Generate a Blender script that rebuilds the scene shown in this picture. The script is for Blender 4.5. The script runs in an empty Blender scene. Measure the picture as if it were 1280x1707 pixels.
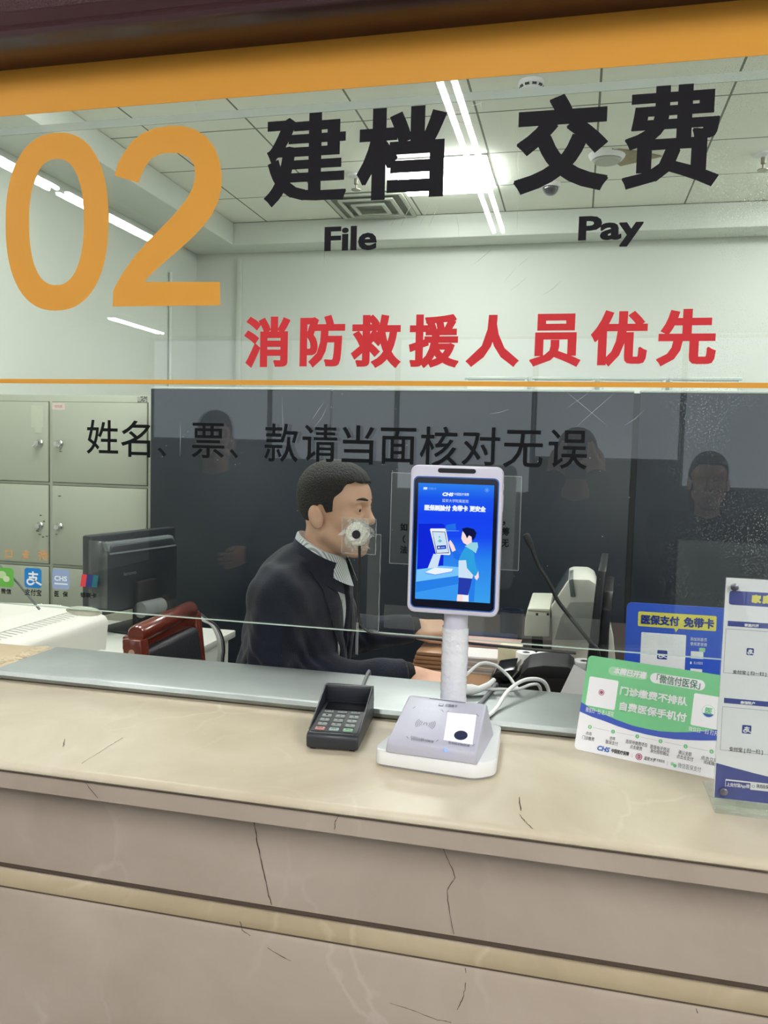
import bpy, bmesh, math, random
import numpy as np
from mathutils import Vector, Matrix

C = bpy.context.scene.collection
SC = bpy.context.scene
random.seed(4)

# ------------------------------------------------------------------ camera, world, exposure
FPX, PCX, PCY = 1350.0, 640.0, 853.5           # focal length and principal point for a 1280x1707 frame
CAM = Vector((0.0, 0.0, 1.62))
AX_X = Vector((0.97262558, 0.04203631, -0.22854417))   # world axes in camera coordinates (x right, y down, z forward)
AX_Y = Vector((0.23086971, -0.06293177, 0.97094736))
AX_Z = Vector((0.02643235, -0.99713216, -0.07091396))
right = Vector((AX_X[0], AX_Y[0], AX_Z[0]))
down = Vector((AX_X[1], AX_Y[1], AX_Z[1]))
fwd = Vector((AX_X[2], AX_Y[2], AX_Z[2]))
cam = bpy.data.cameras.new('camera')
cam.sensor_fit = 'VERTICAL'
cam.sensor_height = 36.0
cam.lens = FPX / 1707.0 * 36.0
cam.clip_start = 0.05
cam.clip_end = 60
camo = bpy.data.objects.new('camera', cam)
C.objects.link(camo)
M3 = Matrix((right, -down, -fwd)).transposed()
camo.matrix_world = Matrix.Translation(CAM) @ M3.to_4x4()
SC.camera = camo
SC.view_settings.view_transform = 'Standard'
SC.view_settings.look = 'None'
SC.view_settings.gamma = 1.0
SC.view_settings.use_curve_mapping = False
SC.view_settings.exposure = 0.0
SC.cycles.use_denoising = True
SC.cycles.max_bounces = 8
SC.cycles.transparent_max_bounces = 24
SC.cycles.caustics_reflective = False
SC.cycles.caustics_refractive = False
SC.cycles.sample_clamp_indirect = 6.0
world = bpy.data.worlds.new('world')
SC.world = world
world.use_nodes = True
world.node_tree.nodes['Background'].inputs[0].default_value = (0.9, 0.95, 1.0, 1)
world.node_tree.nodes['Background'].inputs[1].default_value = 0.05
HALL_TUBE = 104.0       # radiance of the fluorescent tubes over the hall
OFFICE_PANEL = 26.0    # radiance of the flat ceiling panels in the office

# surveying: where the sight line through an image point meets a known plane of the place
def ray(px, py):
    a, b = px - PCX, py - PCY
    return right * a + down * b + fwd * FPX
def atY(px, py, y):
    r = ray(px, py)
    return CAM + r * (y / r.y)
def atZ(px, py, z):
    r = ray(px, py)
    return CAM + r * ((z - CAM.z) / r.z)
def atX(px, py, x):
    r = ray(px, py)
    return CAM + r * (x / r.x)

# ------------------------------------------------------------------ materials
def srgb(r, g, b):
    f = lambda c: (c / 255 / 12.92) if c / 255 <= 0.04045 else ((c / 255 + 0.055) / 1.055) ** 2.4
    return (f(r), f(g), f(b), 1.0)
def mat(name, col, rough=0.5, metal=0.0, spec=0.5, emit=None, es=1.0, noise=0.0, nscale=8.0, bump=0.0, bscale=60.0, coat=0.0, trans=0.0, sheen=0.0, sss=0.0):
    m = bpy.data.materials.new(name)
    m.use_nodes = True
    nt = m.node_tree
    b = nt.nodes['Principled BSDF']
    if isinstance(col[0], (int, float)) and max(col[:3]) > 1.001:
        col = srgb(*col[:3])
    col = tuple(col[:3]) + (1.0,)
    b.inputs['Base Color'].default_value = col
    b.inputs['Roughness'].default_value = rough
    b.inputs['Metallic'].default_value = metal
    b.inputs['Specular IOR Level'].default_value = spec
    b.inputs['Coat Weight'].default_value = coat
    b.inputs['Transmission Weight'].default_value = trans
    b.inputs['Sheen Weight'].default_value = sheen
    if sss:
        b.inputs['Subsurface Weight'].default_value = sss
        b.inputs['Subsurface Radius'].default_value = (0.012, 0.005, 0.003)
    if emit is not None:
        if max(emit[:3]) > 1.001:
            emit = srgb(*emit[:3])
        b.inputs['Emission Color'].default_value = tuple(emit[:3]) + (1.0,)
        b.inputs['Emission Strength'].default_value = es
    if noise or bump:
        tc = nt.nodes.new('ShaderNodeTexCoord')
    if noise:
        n = nt.nodes.new('ShaderNodeTexNoise')
        n.inputs['Scale'].default_value = nscale
        n.inputs['Detail'].default_value = 6
        nt.links.new(tc.outputs['Object'], n.inputs['Vector'])
        mx = nt.nodes.new('ShaderNodeMix')
        mx.data_type = 'RGBA'
        mx.inputs[6].default_value = tuple(max(0, c * (1 - noise)) for c in col[:3]) + (1,)
        mx.inputs[7].default_value = tuple(min(1, c * (1 + noise)) for c in col[:3]) + (1,)
        nt.links.new(n.outputs['Fac'], mx.inputs[0])
        nt.links.new(mx.outputs[2], b.inputs['Base Color'])
    if bump:
        n2 = nt.nodes.new('ShaderNodeTexNoise')
        n2.inputs['Scale'].default_value = bscale
        n2.inputs['Detail'].default_value = 4
        nt.links.new(tc.outputs['Object'], n2.inputs['Vector'])
        bp = nt.nodes.new('ShaderNodeBump')
        bp.inputs['Strength'].default_value = bump
        bp.inputs['Distance'].default_value = 0.01
        nt.links.new(n2.outputs['Fac'], bp.inputs['Height'])
        nt.links.new(bp.outputs['Normal'], b.inputs['Normal'])
    return m
def emat(name, col, s=1.0):
    m = bpy.data.materials.new(name)
    m.use_nodes = True
    nt = m.node_tree
    nt.nodes.clear()
    e = nt.nodes.new('ShaderNodeEmission')
    o = nt.nodes.new('ShaderNodeOutputMaterial')
    if max(col[:3]) > 1.001:
        col = srgb(*col[:3])
    e.inputs[0].default_value = tuple(col[:3]) + (1,)
    e.inputs[1].default_value = s
    nt.links.new(e.outputs[0], o.inputs[0])
    return m
def clear_mat(name, tint=(0.97, 0.985, 0.975), f0=0.04, haze=0.0, rough=0.0, hazecol=(0.8, 0.85, 0.82), specks=False):
    """clear sheet: see-through, with a Fresnel mirror reflection and a little diffuse haze or specks of dirt"""
    m = bpy.data.materials.new(name)
    m.use_nodes = True
    nt = m.node_tree
    nt.nodes.clear()
    L = nt.links.new
    out = nt.nodes.new('ShaderNodeOutputMaterial')
    tr = nt.nodes.new('ShaderNodeBsdfTransparent')
    tr.inputs[0].default_value = tuple(tint) + (1,)
    gl = nt.nodes.new('ShaderNodeBsdfGlossy')
    gl.inputs['Roughness'].default_value = rough
    lw = nt.nodes.new('ShaderNodeLayerWeight')
    lw.inputs[0].default_value = 0.5
    pw = nt.nodes.new('ShaderNodeMath'); pw.operation = 'POWER'; pw.inputs[1].default_value = 5
    L(lw.outputs['Facing'], pw.inputs[0])
    ma = nt.nodes.new('ShaderNodeMath'); ma.operation = 'MULTIPLY_ADD'
    ma.inputs[1].default_value = 1 - f0; ma.inputs[2].default_value = f0
    L(pw.outputs[0], ma.inputs[0])
    mx = nt.nodes.new('ShaderNodeMixShader')
    L(ma.outputs[0], mx.inputs[0]); L(tr.outputs[0], mx.inputs[1]); L(gl.outputs[0], mx.inputs[2])
    last = mx
    if haze or specks:
        df = nt.nodes.new('ShaderNodeBsdfDiffuse')
        df.inputs[0].default_value = tuple(hazecol) + (1,)
        m2 = nt.nodes.new('ShaderNodeMixShader')
        m2.inputs[0].default_value = haze
        if specks:
            tc = nt.nodes.new('ShaderNodeTexCoord')
            sx = nt.nodes.new('ShaderNodeSeparateXYZ'); L(tc.outputs['Object'], sx.inputs[0])
            # a sprayed patch of fine dried drops at the right end of the pane
            mr = nt.nodes.new('ShaderNodeMapRange'); mr.inputs[1].default_value = 0.10; mr.inputs[2].default_value = 0.22
            L(sx.outputs[0], mr.inputs[0])
            vo = nt.nodes.new('ShaderNodeTexVoronoi'); vo.inputs['Scale'].default_value = 260
            L(tc.outputs['Object'], vo.inputs['Vector'])
            lt = nt.nodes.new('ShaderNodeMath'); lt.operation = 'LESS_THAN'; lt.inputs[1].default_value = 0.22
            L(vo.outputs['Distance'], lt.inputs[0])
            no = nt.nodes.new('ShaderNodeTexNoise'); no.inputs['Scale'].default_value = 7
            L(tc.outputs['Object'], no.inputs['Vector'])
            mr2 = nt.nodes.new('ShaderNodeMapRange'); mr2.inputs[1].default_value = 0.42; mr2.inputs[2].default_value = 0.7
            mr2.inputs[4].default_value = 0.35
            L(no.outputs['Fac'], mr2.inputs[0])
            a = nt.nodes.new('ShaderNodeMath'); a.operation = 'MULTIPLY'; L(mr.outputs[0], a.inputs[0]); L(lt.outputs[0], a.inputs[1])
            b = nt.nodes.new('ShaderNodeMath'); b.operation = 'MULTIPLY'; L(a.outputs[0], b.inputs[0]); L(mr2.outputs[0], b.inputs[1])
            # wiping smears everywhere
            no2 = nt.nodes.new('ShaderNodeTexNoise'); no2.inputs['Scale'].default_value = 3.2; no2.inputs['Detail'].default_value = 8
            L(tc.outputs['Object'], no2.inputs['Vector'])
            mr3 = nt.nodes.new('ShaderNodeMapRange'); mr3.inputs[1].default_value = 0.5; mr3.inputs[2].default_value = 0.8
            mr3.inputs[3].default_value = haze; mr3.inputs[4].default_value = haze + 0.006
            L(no2.outputs['Fac'], mr3.inputs[0])
            c = nt.nodes.new('ShaderNodeMath'); c.operation = 'ADD'; L(b.outputs[0], c.inputs[0]); L(mr3.outputs[0], c.inputs[1])
            L(c.outputs[0], m2.inputs[0])
        L(last.outputs[0], m2.inputs[1]); L(df.outputs[0], m2.inputs[2])
        last = m2
    L(last.outputs[0], out.inputs[0])
    return m
def marble(name, c1, c2, vein, rough=0.3, scale=3.0, dark=0.0):
    m = mat(name, c1, rough)
    nt = m.node_tree; L = nt.links.new
    b = nt.nodes['Principled BSDF']
    tc = nt.nodes.new('ShaderNodeTexCoord')
    n1 = nt.nodes.new('ShaderNodeTexNoise'); n1.inputs['Scale'].default_value = scale; n1.inputs['Detail'].default_value = 8; n1.inputs['Roughness'].default_value = 0.62; n1.inputs['Distortion'].default_value = 0.8
    L(tc.outputs['Object'], n1.inputs['Vector'])
    cr = nt.nodes.new('ShaderNodeValToRGB')
    cr.color_ramp.elements[0].position = 0.30; cr.color_ramp.elements[0].color = srgb(*c2)
    cr.color_ramp.elements[1].position = 0.68; cr.color_ramp.elements[1].color = srgb(*c1)
    L(n1.outputs['Fac'], cr.inputs[0])
    # pale veins
    mp = nt.nodes.new('ShaderNodeMapping'); mp.inputs['Rotation'].default_value = (0.3, 0.5, 0.4); mp.inputs['Scale'].default_value = (1.4, 1, 0.7)
    n3 = nt.nodes.new('ShaderNodeTexNoise'); n3.inputs['Scale'].default_value = 5; n3.inputs['Detail'].default_value = 5
    L(tc.outputs['Object'], n3.inputs['Vector'])
    va = nt.nodes.new('ShaderNodeVectorMath'); va.operation = 'SCALE'; va.inputs[3].default_value = 0.22
    L(n3.outputs['Color'], va.inputs[0])
    vb = nt.nodes.new('ShaderNodeVectorMath'); vb.operation = 'ADD'
    L(tc.outputs['Object'], vb.inputs[0]); L(va.outputs[0], vb.inputs[1]); L(vb.outputs[0], mp.inputs[0])
    vo = nt.nodes.new('ShaderNodeTexVoronoi'); vo.feature = 'DISTANCE_TO_EDGE'; vo.inputs['Scale'].default_value = 4.2
    L(mp.outputs[0], vo.inputs['Vector'])
    mr = nt.nodes.new('ShaderNodeMapRange'); mr.inputs[1].default_value = 0.0; mr.inputs[2].default_value = 0.035; mr.inputs[3].default_value = 0.42; mr.inputs[4].default_value = 0.0
    L(vo.outputs['Distance'], mr.inputs[0])
    n4 = nt.nodes.new('ShaderNodeTexNoise'); n4.inputs['Scale'].default_value = 4
    L(tc.outputs['Object'], n4.inputs['Vector'])
    mr4 = nt.nodes.new('ShaderNodeMapRange'); mr4.inputs[1].default_value = 0.48; mr4.inputs[2].default_value = 0.66
    L(n4.outputs['Fac'], mr4.inputs[0])
    mm = nt.nodes.new('ShaderNodeMath'); mm.operation = 'MULTIPLY'
    L(mr.outputs[0], mm.inputs[0]); L(mr4.outputs[0], mm.inputs[1])
    mx = nt.nodes.new('ShaderNodeMix'); mx.data_type = 'RGBA'
    mx.inputs[7].default_value = srgb(*vein)
    L(mm.outputs[0], mx.inputs[0]); L(cr.outputs[0], mx.inputs[6])
    L(mx.outputs[2], b.inputs['Base Color'])
    return m

# ------------------------------------------------------------------ mesh collecting
class MB:
    """collects shapes that become ONE mesh object"""
    def __init__(s):
        s.v = []; s.f = []; s.m = []
    def add(s, verts, faces, mi=0):
        o = len(s.v)
        s.v.extend([tuple(p) for p in verts])
        s.f.extend([tuple(i + o for i in f) for f in faces])
        s.m.extend([mi] * len(faces))
        return s
    def bm(s, bm, mi=0, M=None):
        bm.verts.index_update()
        s.add([(M @ v.co) if M else v.co for v in bm.verts], [[v.index for v in f.verts] for f in bm.faces], mi)
        bm.free()
        return s
    def box(s, lo, hi, r=0.0, seg=2, mi=0, M=None):
        bm = bmesh.new()
        bmesh.ops.create_cube(bm, size=1)
        lo, hi = Vector(lo), Vector(hi)
        c = (lo + hi) / 2; d = hi - lo
        for v in bm.verts:
            v.co = Vector((v.co.x * d.x, v.co.y * d.y, v.co.z * d.z)) + c
        if r > 0:
            bmesh.ops.bevel(bm, geom=bm.edges[:], offset=min(r, min(abs(k) for k in d) * 0.49), segments=seg, affect='EDGES', profile=0.5)
        return s.bm(bm, mi, M)
    def prism(s, poly, axis, a, b, r=0.0, seg=2, mi=0, M=None):
        """polygon in the plane normal to axis ('x': (y,z), 'y': (x,z), 'z': (x,y)) pulled from a to b"""
        def P(p, t):
            return {'x': (t, p[0], p[1]), 'y': (p[0], t, p[1]), 'z': (p[0], p[1], t)}[axis]
        bm = bmesh.new()
        A = [bm.verts.new(P(p, a)) for p in poly]
        B = [bm.verts.new(P(p, b)) for p in poly]
        n = len(poly)
        bm.faces.new(A); bm.faces.new(B[::-1])
        for i in range(n):
            bm.faces.new([A[i], B[i], B[(i + 1) % n], A[(i + 1) % n]][::-1])
        bmesh.ops.recalc_face_normals(bm, faces=bm.faces[:])
        if r > 0:
            bmesh.ops.bevel(bm, geom=bm.edges[:], offset=r, segments=seg, affect='EDGES', profile=0.5)
        return s.bm(bm, mi, M)
    def tube(s, pts, r, n=10, mi=0, closed=False, caps=True):
        pts = [Vector(p) for p in pts]
        rr = r if isinstance(r, (list, tuple)) else [r] * len(pts)
        vs = []; prev = None
        for i, p in enumerate(pts):
            t = (pts[min(i + 1, len(pts) - 1)] - pts[max(i - 1, 0)])
            t = t.normalized() if t.length > 1e-9 else Vector((0, 0, 1))
            if prev is None:
                a = Vector((0, 0, 1)) if abs(t.z) < 0.9 else Vector((1, 0, 0))
                u = t.cross(a).normalized()
            else:
                u = (prev - t * prev.dot(t)).normalized()
            prev = u
            w = t.cross(u)
            for k in range(n):
                a = 2 * math.pi * k / n
                vs.append(p + (u * math.cos(a) + w * math.sin(a)) * rr[i])
        fs = []
        for i in range(len(pts) - 1):
            for k in range(n):
                fs.append((i * n + k, i * n + (k + 1) % n, (i + 1) * n + (k + 1) % n, (i + 1) * n + k))
        if caps:
            fs.append(tuple(range(n))[::-1]); fs.append(tuple((len(pts) - 1) * n + k for k in range(n)))
        return s.add(vs, fs, mi)
    def lathe(s, prof, c=(0, 0, 0), n=32, mi=0, M=None, cap=True):
        """prof: list of (radius, height) about the z axis through c"""
        vs = []; fs = []
        for (r, z) in prof:
            for k in range(n):
                a = 2 * math.pi * k / n
                p = Vector((c[0] + r * math.cos(a), c[1] + r * math.sin(a), c[2] + z))
                vs.append(M @ p if M else p)
        for i in range(len(prof) - 1):
            for k in range(n):
                fs.append((i * n + k, i * n + (k + 1) % n, (i + 1) * n + (k + 1) % n, (i + 1) * n + k))
        if cap:
            fs.append(tuple(range(n))[::-1]); fs.append(tuple((len(prof) - 1) * n + k for k in range(n)))
        return s.add(vs, fs, mi)
    def ball(s, c, r, mi=0, n=16, M=None):
        r = r if isinstance(r, (tuple, list)) else (r, r, r)
        bm = bmesh.new()
        bmesh.ops.create_uvsphere(bm, u_segments=n, v_segments=max(6, n // 2), radius=1)
        for v in bm.verts:
            v.co = Vector((v.co.x * r[0], v.co.y * r[1], v.co.z * r[2])) + Vector(c)
        return s.bm(bm, mi, M)
    def fan(s, pts, mi=0):
        """flat polygon, triangulated"""
        pts = [Vector(p) for p in pts]
        from mathutils.geometry import tessellate_polygon
        s.add(pts, [tuple(t) for t in tessellate_polygon([pts])], mi)
        return s

def INV(parent):
    return parent['_m'] if False else None
PM = {}
def link(o, parent=None):
    C.objects.link(o)
    if parent is not None:
        o.parent = parent
    return o
def obj(name, mb, mats, parent=None, smooth=40, local=False, label=None):
    """one mesh object; world coordinates unless local"""
    me = bpy.data.meshes.new(name)
    vs = mb.v
    if parent is not None and not local:
        inv = PM[parent.name].inverted()
        vs = [tuple(inv @ Vector(p)) for p in vs]
    me.from_pydata(vs, [], mb.f)
    mats = mats if isinstance(mats, (list, tuple)) else [mats]
    for m in mats:
        me.materials.append(m)
    me.polygons.foreach_set('material_index', mb.m)
    if smooth:
        me.polygons.foreach_set('use_smooth', [True] * len(me.polygons))
        me.set_sharp_from_angle(angle=math.radians(smooth))
    me.update()
    o = bpy.data.objects.new(name, me)
    link(o, parent)
    PM[o.name] = PM[parent.name].copy() if parent is not None else Matrix.Identity(4)
    if label:
        o['label'] = label
    return o
def tag(o, label, cat, group=None, kind=None):
    o['label'] = label; o['category'] = cat
    if group: o['group'] = group
    if kind: o['kind'] = kind
    return o
def thing(name, label, cat, loc=(0, 0, 0), rotz=0.0, group=None):
    o = bpy.data.objects.new(name, None)
    o.empty_display_size = 0.05
    o.location = loc; o.rotation_euler = (0, 0, rotz)
    C.objects.link(o)
    PM[o.name] = Matrix.Translation(Vector(loc)) @ Matrix.Rotation(rotz, 4, 'Z')
    return tag(o, label, cat, group)
def struct(name, mb, mats, label=None, parent=None, smooth=30):
    o = obj(name, mb, mats, parent, smooth)
    o['kind'] = 'structure'
    if label: o['label'] = label
    return o
def copy_tree(o, parent=None):
    c = o.copy(); C.objects.link(c)
    if parent is not None: c.parent = parent
    for ch in [k for k in list(bpy.data.objects) if k.parent == o]:
        copy_tree(ch, c)
    return c

# ------------------------------------------------------------------ printed writing
GL = {}
def glyphs(text):
    if text not in GL:
        cu = bpy.data.curves.new('writing', 'FONT')
        cu.body = text; cu.resolution_u = 3
        ob = bpy.data.objects.new('writing', cu)
        me = ob.to_mesh()
        v = np.array([tuple(x.co)[:2] for x in me.vertices]); f = [tuple(p.vertices) for p in me.polygons]
        ob.to_mesh_clear()
        bpy.data.objects.remove(ob); bpy.data.curves.remove(cu)
        GL[text] = (v, f)
    return GL[text]
class Frame:
    """a flat face: origin, u to the reader's right, v up, n towards the reader"""
    def __init__(s, o, u, v):
        s.o = Vector(o); s.u = Vector(u).normalized(); s.v = Vector(v).normalized(); s.n = s.u.cross(s.v)
    def P(s, u, v, d=0.0):
        return s.o + s.u * u + s.v * v + s.n * d
    def uv(s, px, py):
        r = ray(px, py)
        t = (s.o - CAM).dot(s.n) / r.dot(s.n)
        q = CAM + r * t - s.o
        return q.dot(s.u), q.dot(s.v)
def write(mb, fr, text, box, mi=0, bold=0.0, d=0.0006, px=True, slant=0.0, keep=False):
    """text fitted into box (x0, y0, x1, y1): image points of its left/top and right/bottom, or u/v of the face"""
    if px:
        x0, y0, x1, y1 = box
        ym = (y0 + y1) / 2; xm = (x0 + x1) / 2
        u0 = fr.uv(x0, ym)[0]; u1 = fr.uv(x1, ym)[0]; v1 = fr.uv(xm, y0)[1]; v0 = fr.uv(xm, y1)[1]
    else:
        u0, v0, u1, v1 = box
    g, f = glyphs(text)
    lo = g.min(0); hi = g.max(0); sz = np.maximum(hi - lo, 1e-4)
    q = (g - lo) / sz
    bu, bv = bold if isinstance(bold, tuple) else (bold, bold)
    W = [(u0 + bu + (u1 - u0 - 2 * bu) * x + slant * (y - 0.5) * (v1 - v0), v0 + bv + (v1 - v0 - 2 * bv) * y) for x, y in q]
    mb.add([fr.P(a, b, d) for a, b in W], f, mi)
    if bold:
        # heavier strokes: every outline edge carries a strip of that width with mitred ends
        cnt = {}
        for t in f:
            for i in range(len(t)):
                e = (t[i], t[(i + 1) % len(t)])
                cnt[e] = cnt.get(e, 0) + 1
        nxt = {a: b for (a, b) in cnt if (b, a) not in cnt}
        prv = {b: a for a, b in nxt.items()}
        dirs = {}
        for a, b in nxt.items():
            v = Vector(W[b]) - Vector(W[a]); dirs[a] = v.normalized() if v.length > 1e-9 else Vector((1, 0))
        wt = lambda dr: bv + (bu - bv) * abs(dr.y)
        def ext(d1, d2):
            c = max(-1, min(1, d1.dot(d2)))
            return min(1.0, math.tan(math.acos(c) / 2))
        k = 0
        for a, b in nxt.items():
            dr = dirs[a]; nn = Vector((dr.y, -dr.x))
            e0 = ext(dirs[prv[a]], dr) * wt(dirs[prv[a]]) if a in prv else 0; e1 = ext(dr, dirs[b]) * wt(dirs[b]) if b in dirs else 0; w_ = wt(dr)
            A = Vector(W[a]) - dr * e0; B = Vector(W[b]) + dr * e1
            dd = d + 0.000007 * (1 + k); k += 1
            mb.add([fr.P(*(A + nn * w_), dd), fr.P(*(B + nn * w_), dd), fr.P(*(B - nn * w_ * .4), dd), fr.P(*(A - nn * w_ * .4), dd)], [(0, 1, 2, 3)], mi)
def rrect(u0, v0, u1, v1, r, n=5):
    r = min(r, abs(u1 - u0) / 2, abs(v1 - v0) / 2)
    pts = []
    for cx, cy, a0 in ((u1 - r, v1 - r, 0), (u0 + r, v1 - r, 90), (u0 + r, v0 + r, 180), (u1 - r, v0 + r, 270)):
        for k in range(n + 1):
            a = math.radians(a0 + 90 * k / n)
            pts.append((cx + r * math.cos(a), cy + r * math.sin(a)))
    return pts
def patch(mb, fr, uvs, mi=0, d=0.0004):
    mb.fan([fr.P(u, v, d) for u, v in uvs], mi)
def disc(mb, fr, c, r, mi=0, d=0.0005, n=28, r2=None):
    if r2 is None:
        patch(mb, fr, [(c[0] + r * math.cos(2 * math.pi * k / n), c[1] + r * math.sin(2 * math.pi * k / n)) for k in range(n)], mi, d)
    else:
        arc(mb, fr, c, (r + r2) / 2, abs(r - r2), 0, 360, mi, d, n)
def arc(mb, fr, c, r, w, a0, a1, mi=0, d=0.0005, n=24):
    vs = []; 
    for k in range(n + 1):
        a = math.radians(a0 + (a1 - a0) * k / n)
        for q in (r - w / 2, r + w / 2):
            vs.append(fr.P(c[0] + q * math.cos(a), c[1] + q * math.sin(a), d))
    mb.add(vs, [(2 * k, 2 * k + 1, 2 * k + 3, 2 * k + 2) for k in range(n)], mi)
def ribbon(mb, fr, pts, w, mi=0, d=0.0004):
    """thin line of width w (or list) along u/v points on a face"""
    n = len(pts); vs = []
    for i, p in enumerate(pts):
        a = Vector(pts[max(0, i - 1)]); b = Vector(pts[min(n - 1, i + 1)])
        t = (b - a).normalized(); q = Vector((-t.y, t.x))
        ww = (w[i] if isinstance(w, (list, tuple)) else w) / 2
        for s in (-1, 1):
            vs.append(fr.P(p[0] + q.x * ww * s, p[1] + q.y * ww * s, d))
    mb.add(vs, [(2 * i, 2 * i + 1, 2 * i + 3, 2 * i + 2) for i in range(n - 1)], mi)
def spline(pts, n=8):
    """Catmull-Rom through the points"""
    P = [Vector(p) for p in pts]; out = []
    for i in range(len(P) - 1):
        a = P[i - 1] if i else P[0] * 2 - P[1]
        b, c = P[i], P[i + 1]
        d = P[i + 2] if i + 2 < len(P) else P[-1] * 2 - P[-2]
        for k in range(n):
            t = k / n
            out.append(0.5 * ((2 * b) + (c - a) * t + (2 * a - 5 * b + 4 * c - d) * t * t + (3 * b - a - 3 * c + d) * t ** 3))
    out.append(P[-1])
    return out
# ================================================================== SETTING
m_marble_top = marble('cream marble', (216, 206, 184), (194, 181, 156), (228, 222, 206), 0.34, 2.6)
m_marble_front = marble('pinkish beige marble', (192, 178, 164), (170, 155, 140), (208, 198, 188), 0.3, 2.2)
m_marble_ledge = marble('yellowish marble', (184, 168, 140), (164, 148, 120), (216, 200, 172), 0.3, 3)
m_crack = mat('dark crack dirt', (74, 62, 52), 0.9)
m_wall = mat('greenish white paint', (212, 217, 209), 0.6, noise=0.02, nscale=2)
m_hallwall = mat('hall wall paint', (205, 205, 200), 0.6)
m_wood_dark = mat('dark maroon wood', (62, 34, 38), 0.3, noise=0.25, nscale=5, coat=0.3)
m_wood_dark2 = mat('dark maroon leatherette', (70, 38, 42), 0.5, bump=0.6, bscale=180)
m_floor = mat('grey floor tile', (96, 96, 96), 0.25, noise=0.1)
m_offfloor = mat('pale office floor', (190, 188, 180), 0.5, noise=0.1)
m_white = mat('white plastic', (232, 232, 234), 0.35)
m_black = mat('black plastic', (20, 21, 24), 0.38)
m_blackrough = mat('matt black plastic', (26, 27, 30), 0.6)
m_steel = mat('brushed steel', (158, 165, 163), 0.40, 0.85, noise=0.28, nscale=6, bump=0.12, bscale=14)
m_chrome = mat('chrome', (210, 210, 210), 0.15, 1.0)
m_grey = mat('grey plastic', (120, 124, 126), 0.45)
m_edge = mat('pale green glass edge', (196, 212, 200), 0.2, spec=0.8)
m_glass = clear_mat('clear window glass', tint=(0.955, 0.975, 0.962), f0=0.04, haze=0.001, specks=True)
m_clear = clear_mat('clear acrylic', f0=0.05, haze=0.03)
m_tape = clear_mat('clear tape', tint=(0.96, 0.97, 0.96), f0=0.06, haze=0.03, rough=0.12)
m_scratch = clear_mat('scratched glass', tint=(1, 1, 1), f0=0.05, haze=0.45, rough=0.3)
m_orange = mat('orange vinyl', (222, 158, 62), 0.5, spec=0.2)
m_ink = mat('black vinyl', (22, 20, 26), 0.6, spec=0.15)
m_red = mat('red vinyl', (206, 50, 56), 0.5, spec=0.2)
m_inkthin = mat('black lettering', (10, 11, 15), 0.6, spec=0.15)

def tile_mat():
    m = mat('ceiling tiles', (236, 238, 226), 0.75, noise=0.03, nscale=3)
    nt = m.node_tree; L = nt.links.new
    b = nt.nodes['Principled BSDF']
    src = b.inputs['Base Color'].links[0].from_socket
    tc = nt.nodes.new('ShaderNodeTexCoord'); sx = nt.nodes.new('ShaderNodeSeparateXYZ')
    L(tc.outputs['Object'], sx.inputs[0])
    def seam(sock, off, size):
        a = nt.nodes.new('ShaderNodeMath'); a.operation = 'ADD'; a.inputs[1].default_value = off + 60 * size
        L(sock, a.inputs[0])
        d = nt.nodes.new('ShaderNodeMath'); d.operation = 'DIVIDE'; d.inputs[1].default_value = size
        L(a.outputs[0], d.inputs[0])
        f = nt.nodes.new('ShaderNodeMath'); f.operation = 'FRACT'; L(d.outputs[0], f.inputs[0])
        l = nt.nodes.new('ShaderNodeMath'); l.operation = 'LESS_THAN'; l.inputs[1].default_value = 0.011 / size
        L(f.outputs[0], l.inputs[0])
        return l.outputs[0]
    mx = nt.nodes.new('ShaderNodeMath'); mx.operation = 'MAXIMUM'
    L(seam(sx.outputs[0], -0.03, 0.60), mx.inputs[0]); L(seam(sx.outputs[1], -5.90, 0.56), mx.inputs[1])
    mc = nt.nodes.new('ShaderNodeMix'); mc.data_type = 'RGBA'
    mc.inputs[7].default_value = srgb(112, 114, 100)
    L(mx.outputs[0], mc.inputs[0]); L(src, mc.inputs[6]); L(mc.outputs[2], b.inputs['Base Color'])
    return m
m_tile = tile_mat()

OFZ = 0.20        # the office stands on a raised floor
struct('floor', MB().box((-6, -7.5, -0.1), (5, 1.12, 0)), m_floor, 'polished grey floor of the hall in front of the counter')
struct('floor_office', MB().box((-3.06, 1.76, 0.0), (2.6, 6.15, OFZ)), m_offfloor, 'raised floor of the office behind the counter')
struct('ceiling', MB().box((-3.06, 1.70, 3.36), (2.6, 6.15, 3.42)), m_tile, 'off white square tile ceiling of the office')
struct('ceiling_hall', MB().box((-6, -7.5, 3.2), (5, 1.56, 3.3)), m_hallwall, 'plain hall ceiling on the visitor side')
struct('wall_back', MB().box((-3.16, 6.15, OFZ), (2.7, 6.25, 3.42)), m_wall, 'greenish white back wall of the office')
struct('wall_left', MB().box((-3.16, 1.70, OFZ), (-3.06, 6.15, 3.42)), m_wall, 'greenish white left wall of the office')
struct('wall_right', MB().box((2.6, 1.70, OFZ), (2.7, 6.15, 3.42)), m_wall, 'greenish white right wall of the office')
struct('wall_front', MB().box((-6, 1.575, 2.43), (5, 1.70, 3.42)), m_hallwall, 'wall above the service window')
struct('wall_front_left', MB().box((-6, 1.575, 0), (-2.46, 1.70, 2.43)), m_hallwall, 'wall beside the service window on the left')
struct('wall_front_right', MB().box((1.96, 1.575, 0), (5, 1.70, 2.43)), m_hallwall, 'wall beside the service window on the right')
struct('trim_5', MB().box((-6, -7.5, 0), (5, -7.492, 1.75)), mat('dark added dado', (62, 66, 74), 0.5), 'dark added dado low on the far hall wall, darkening the reflections')  # unseen dado, added to darken the lower reflections in the pane
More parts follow.
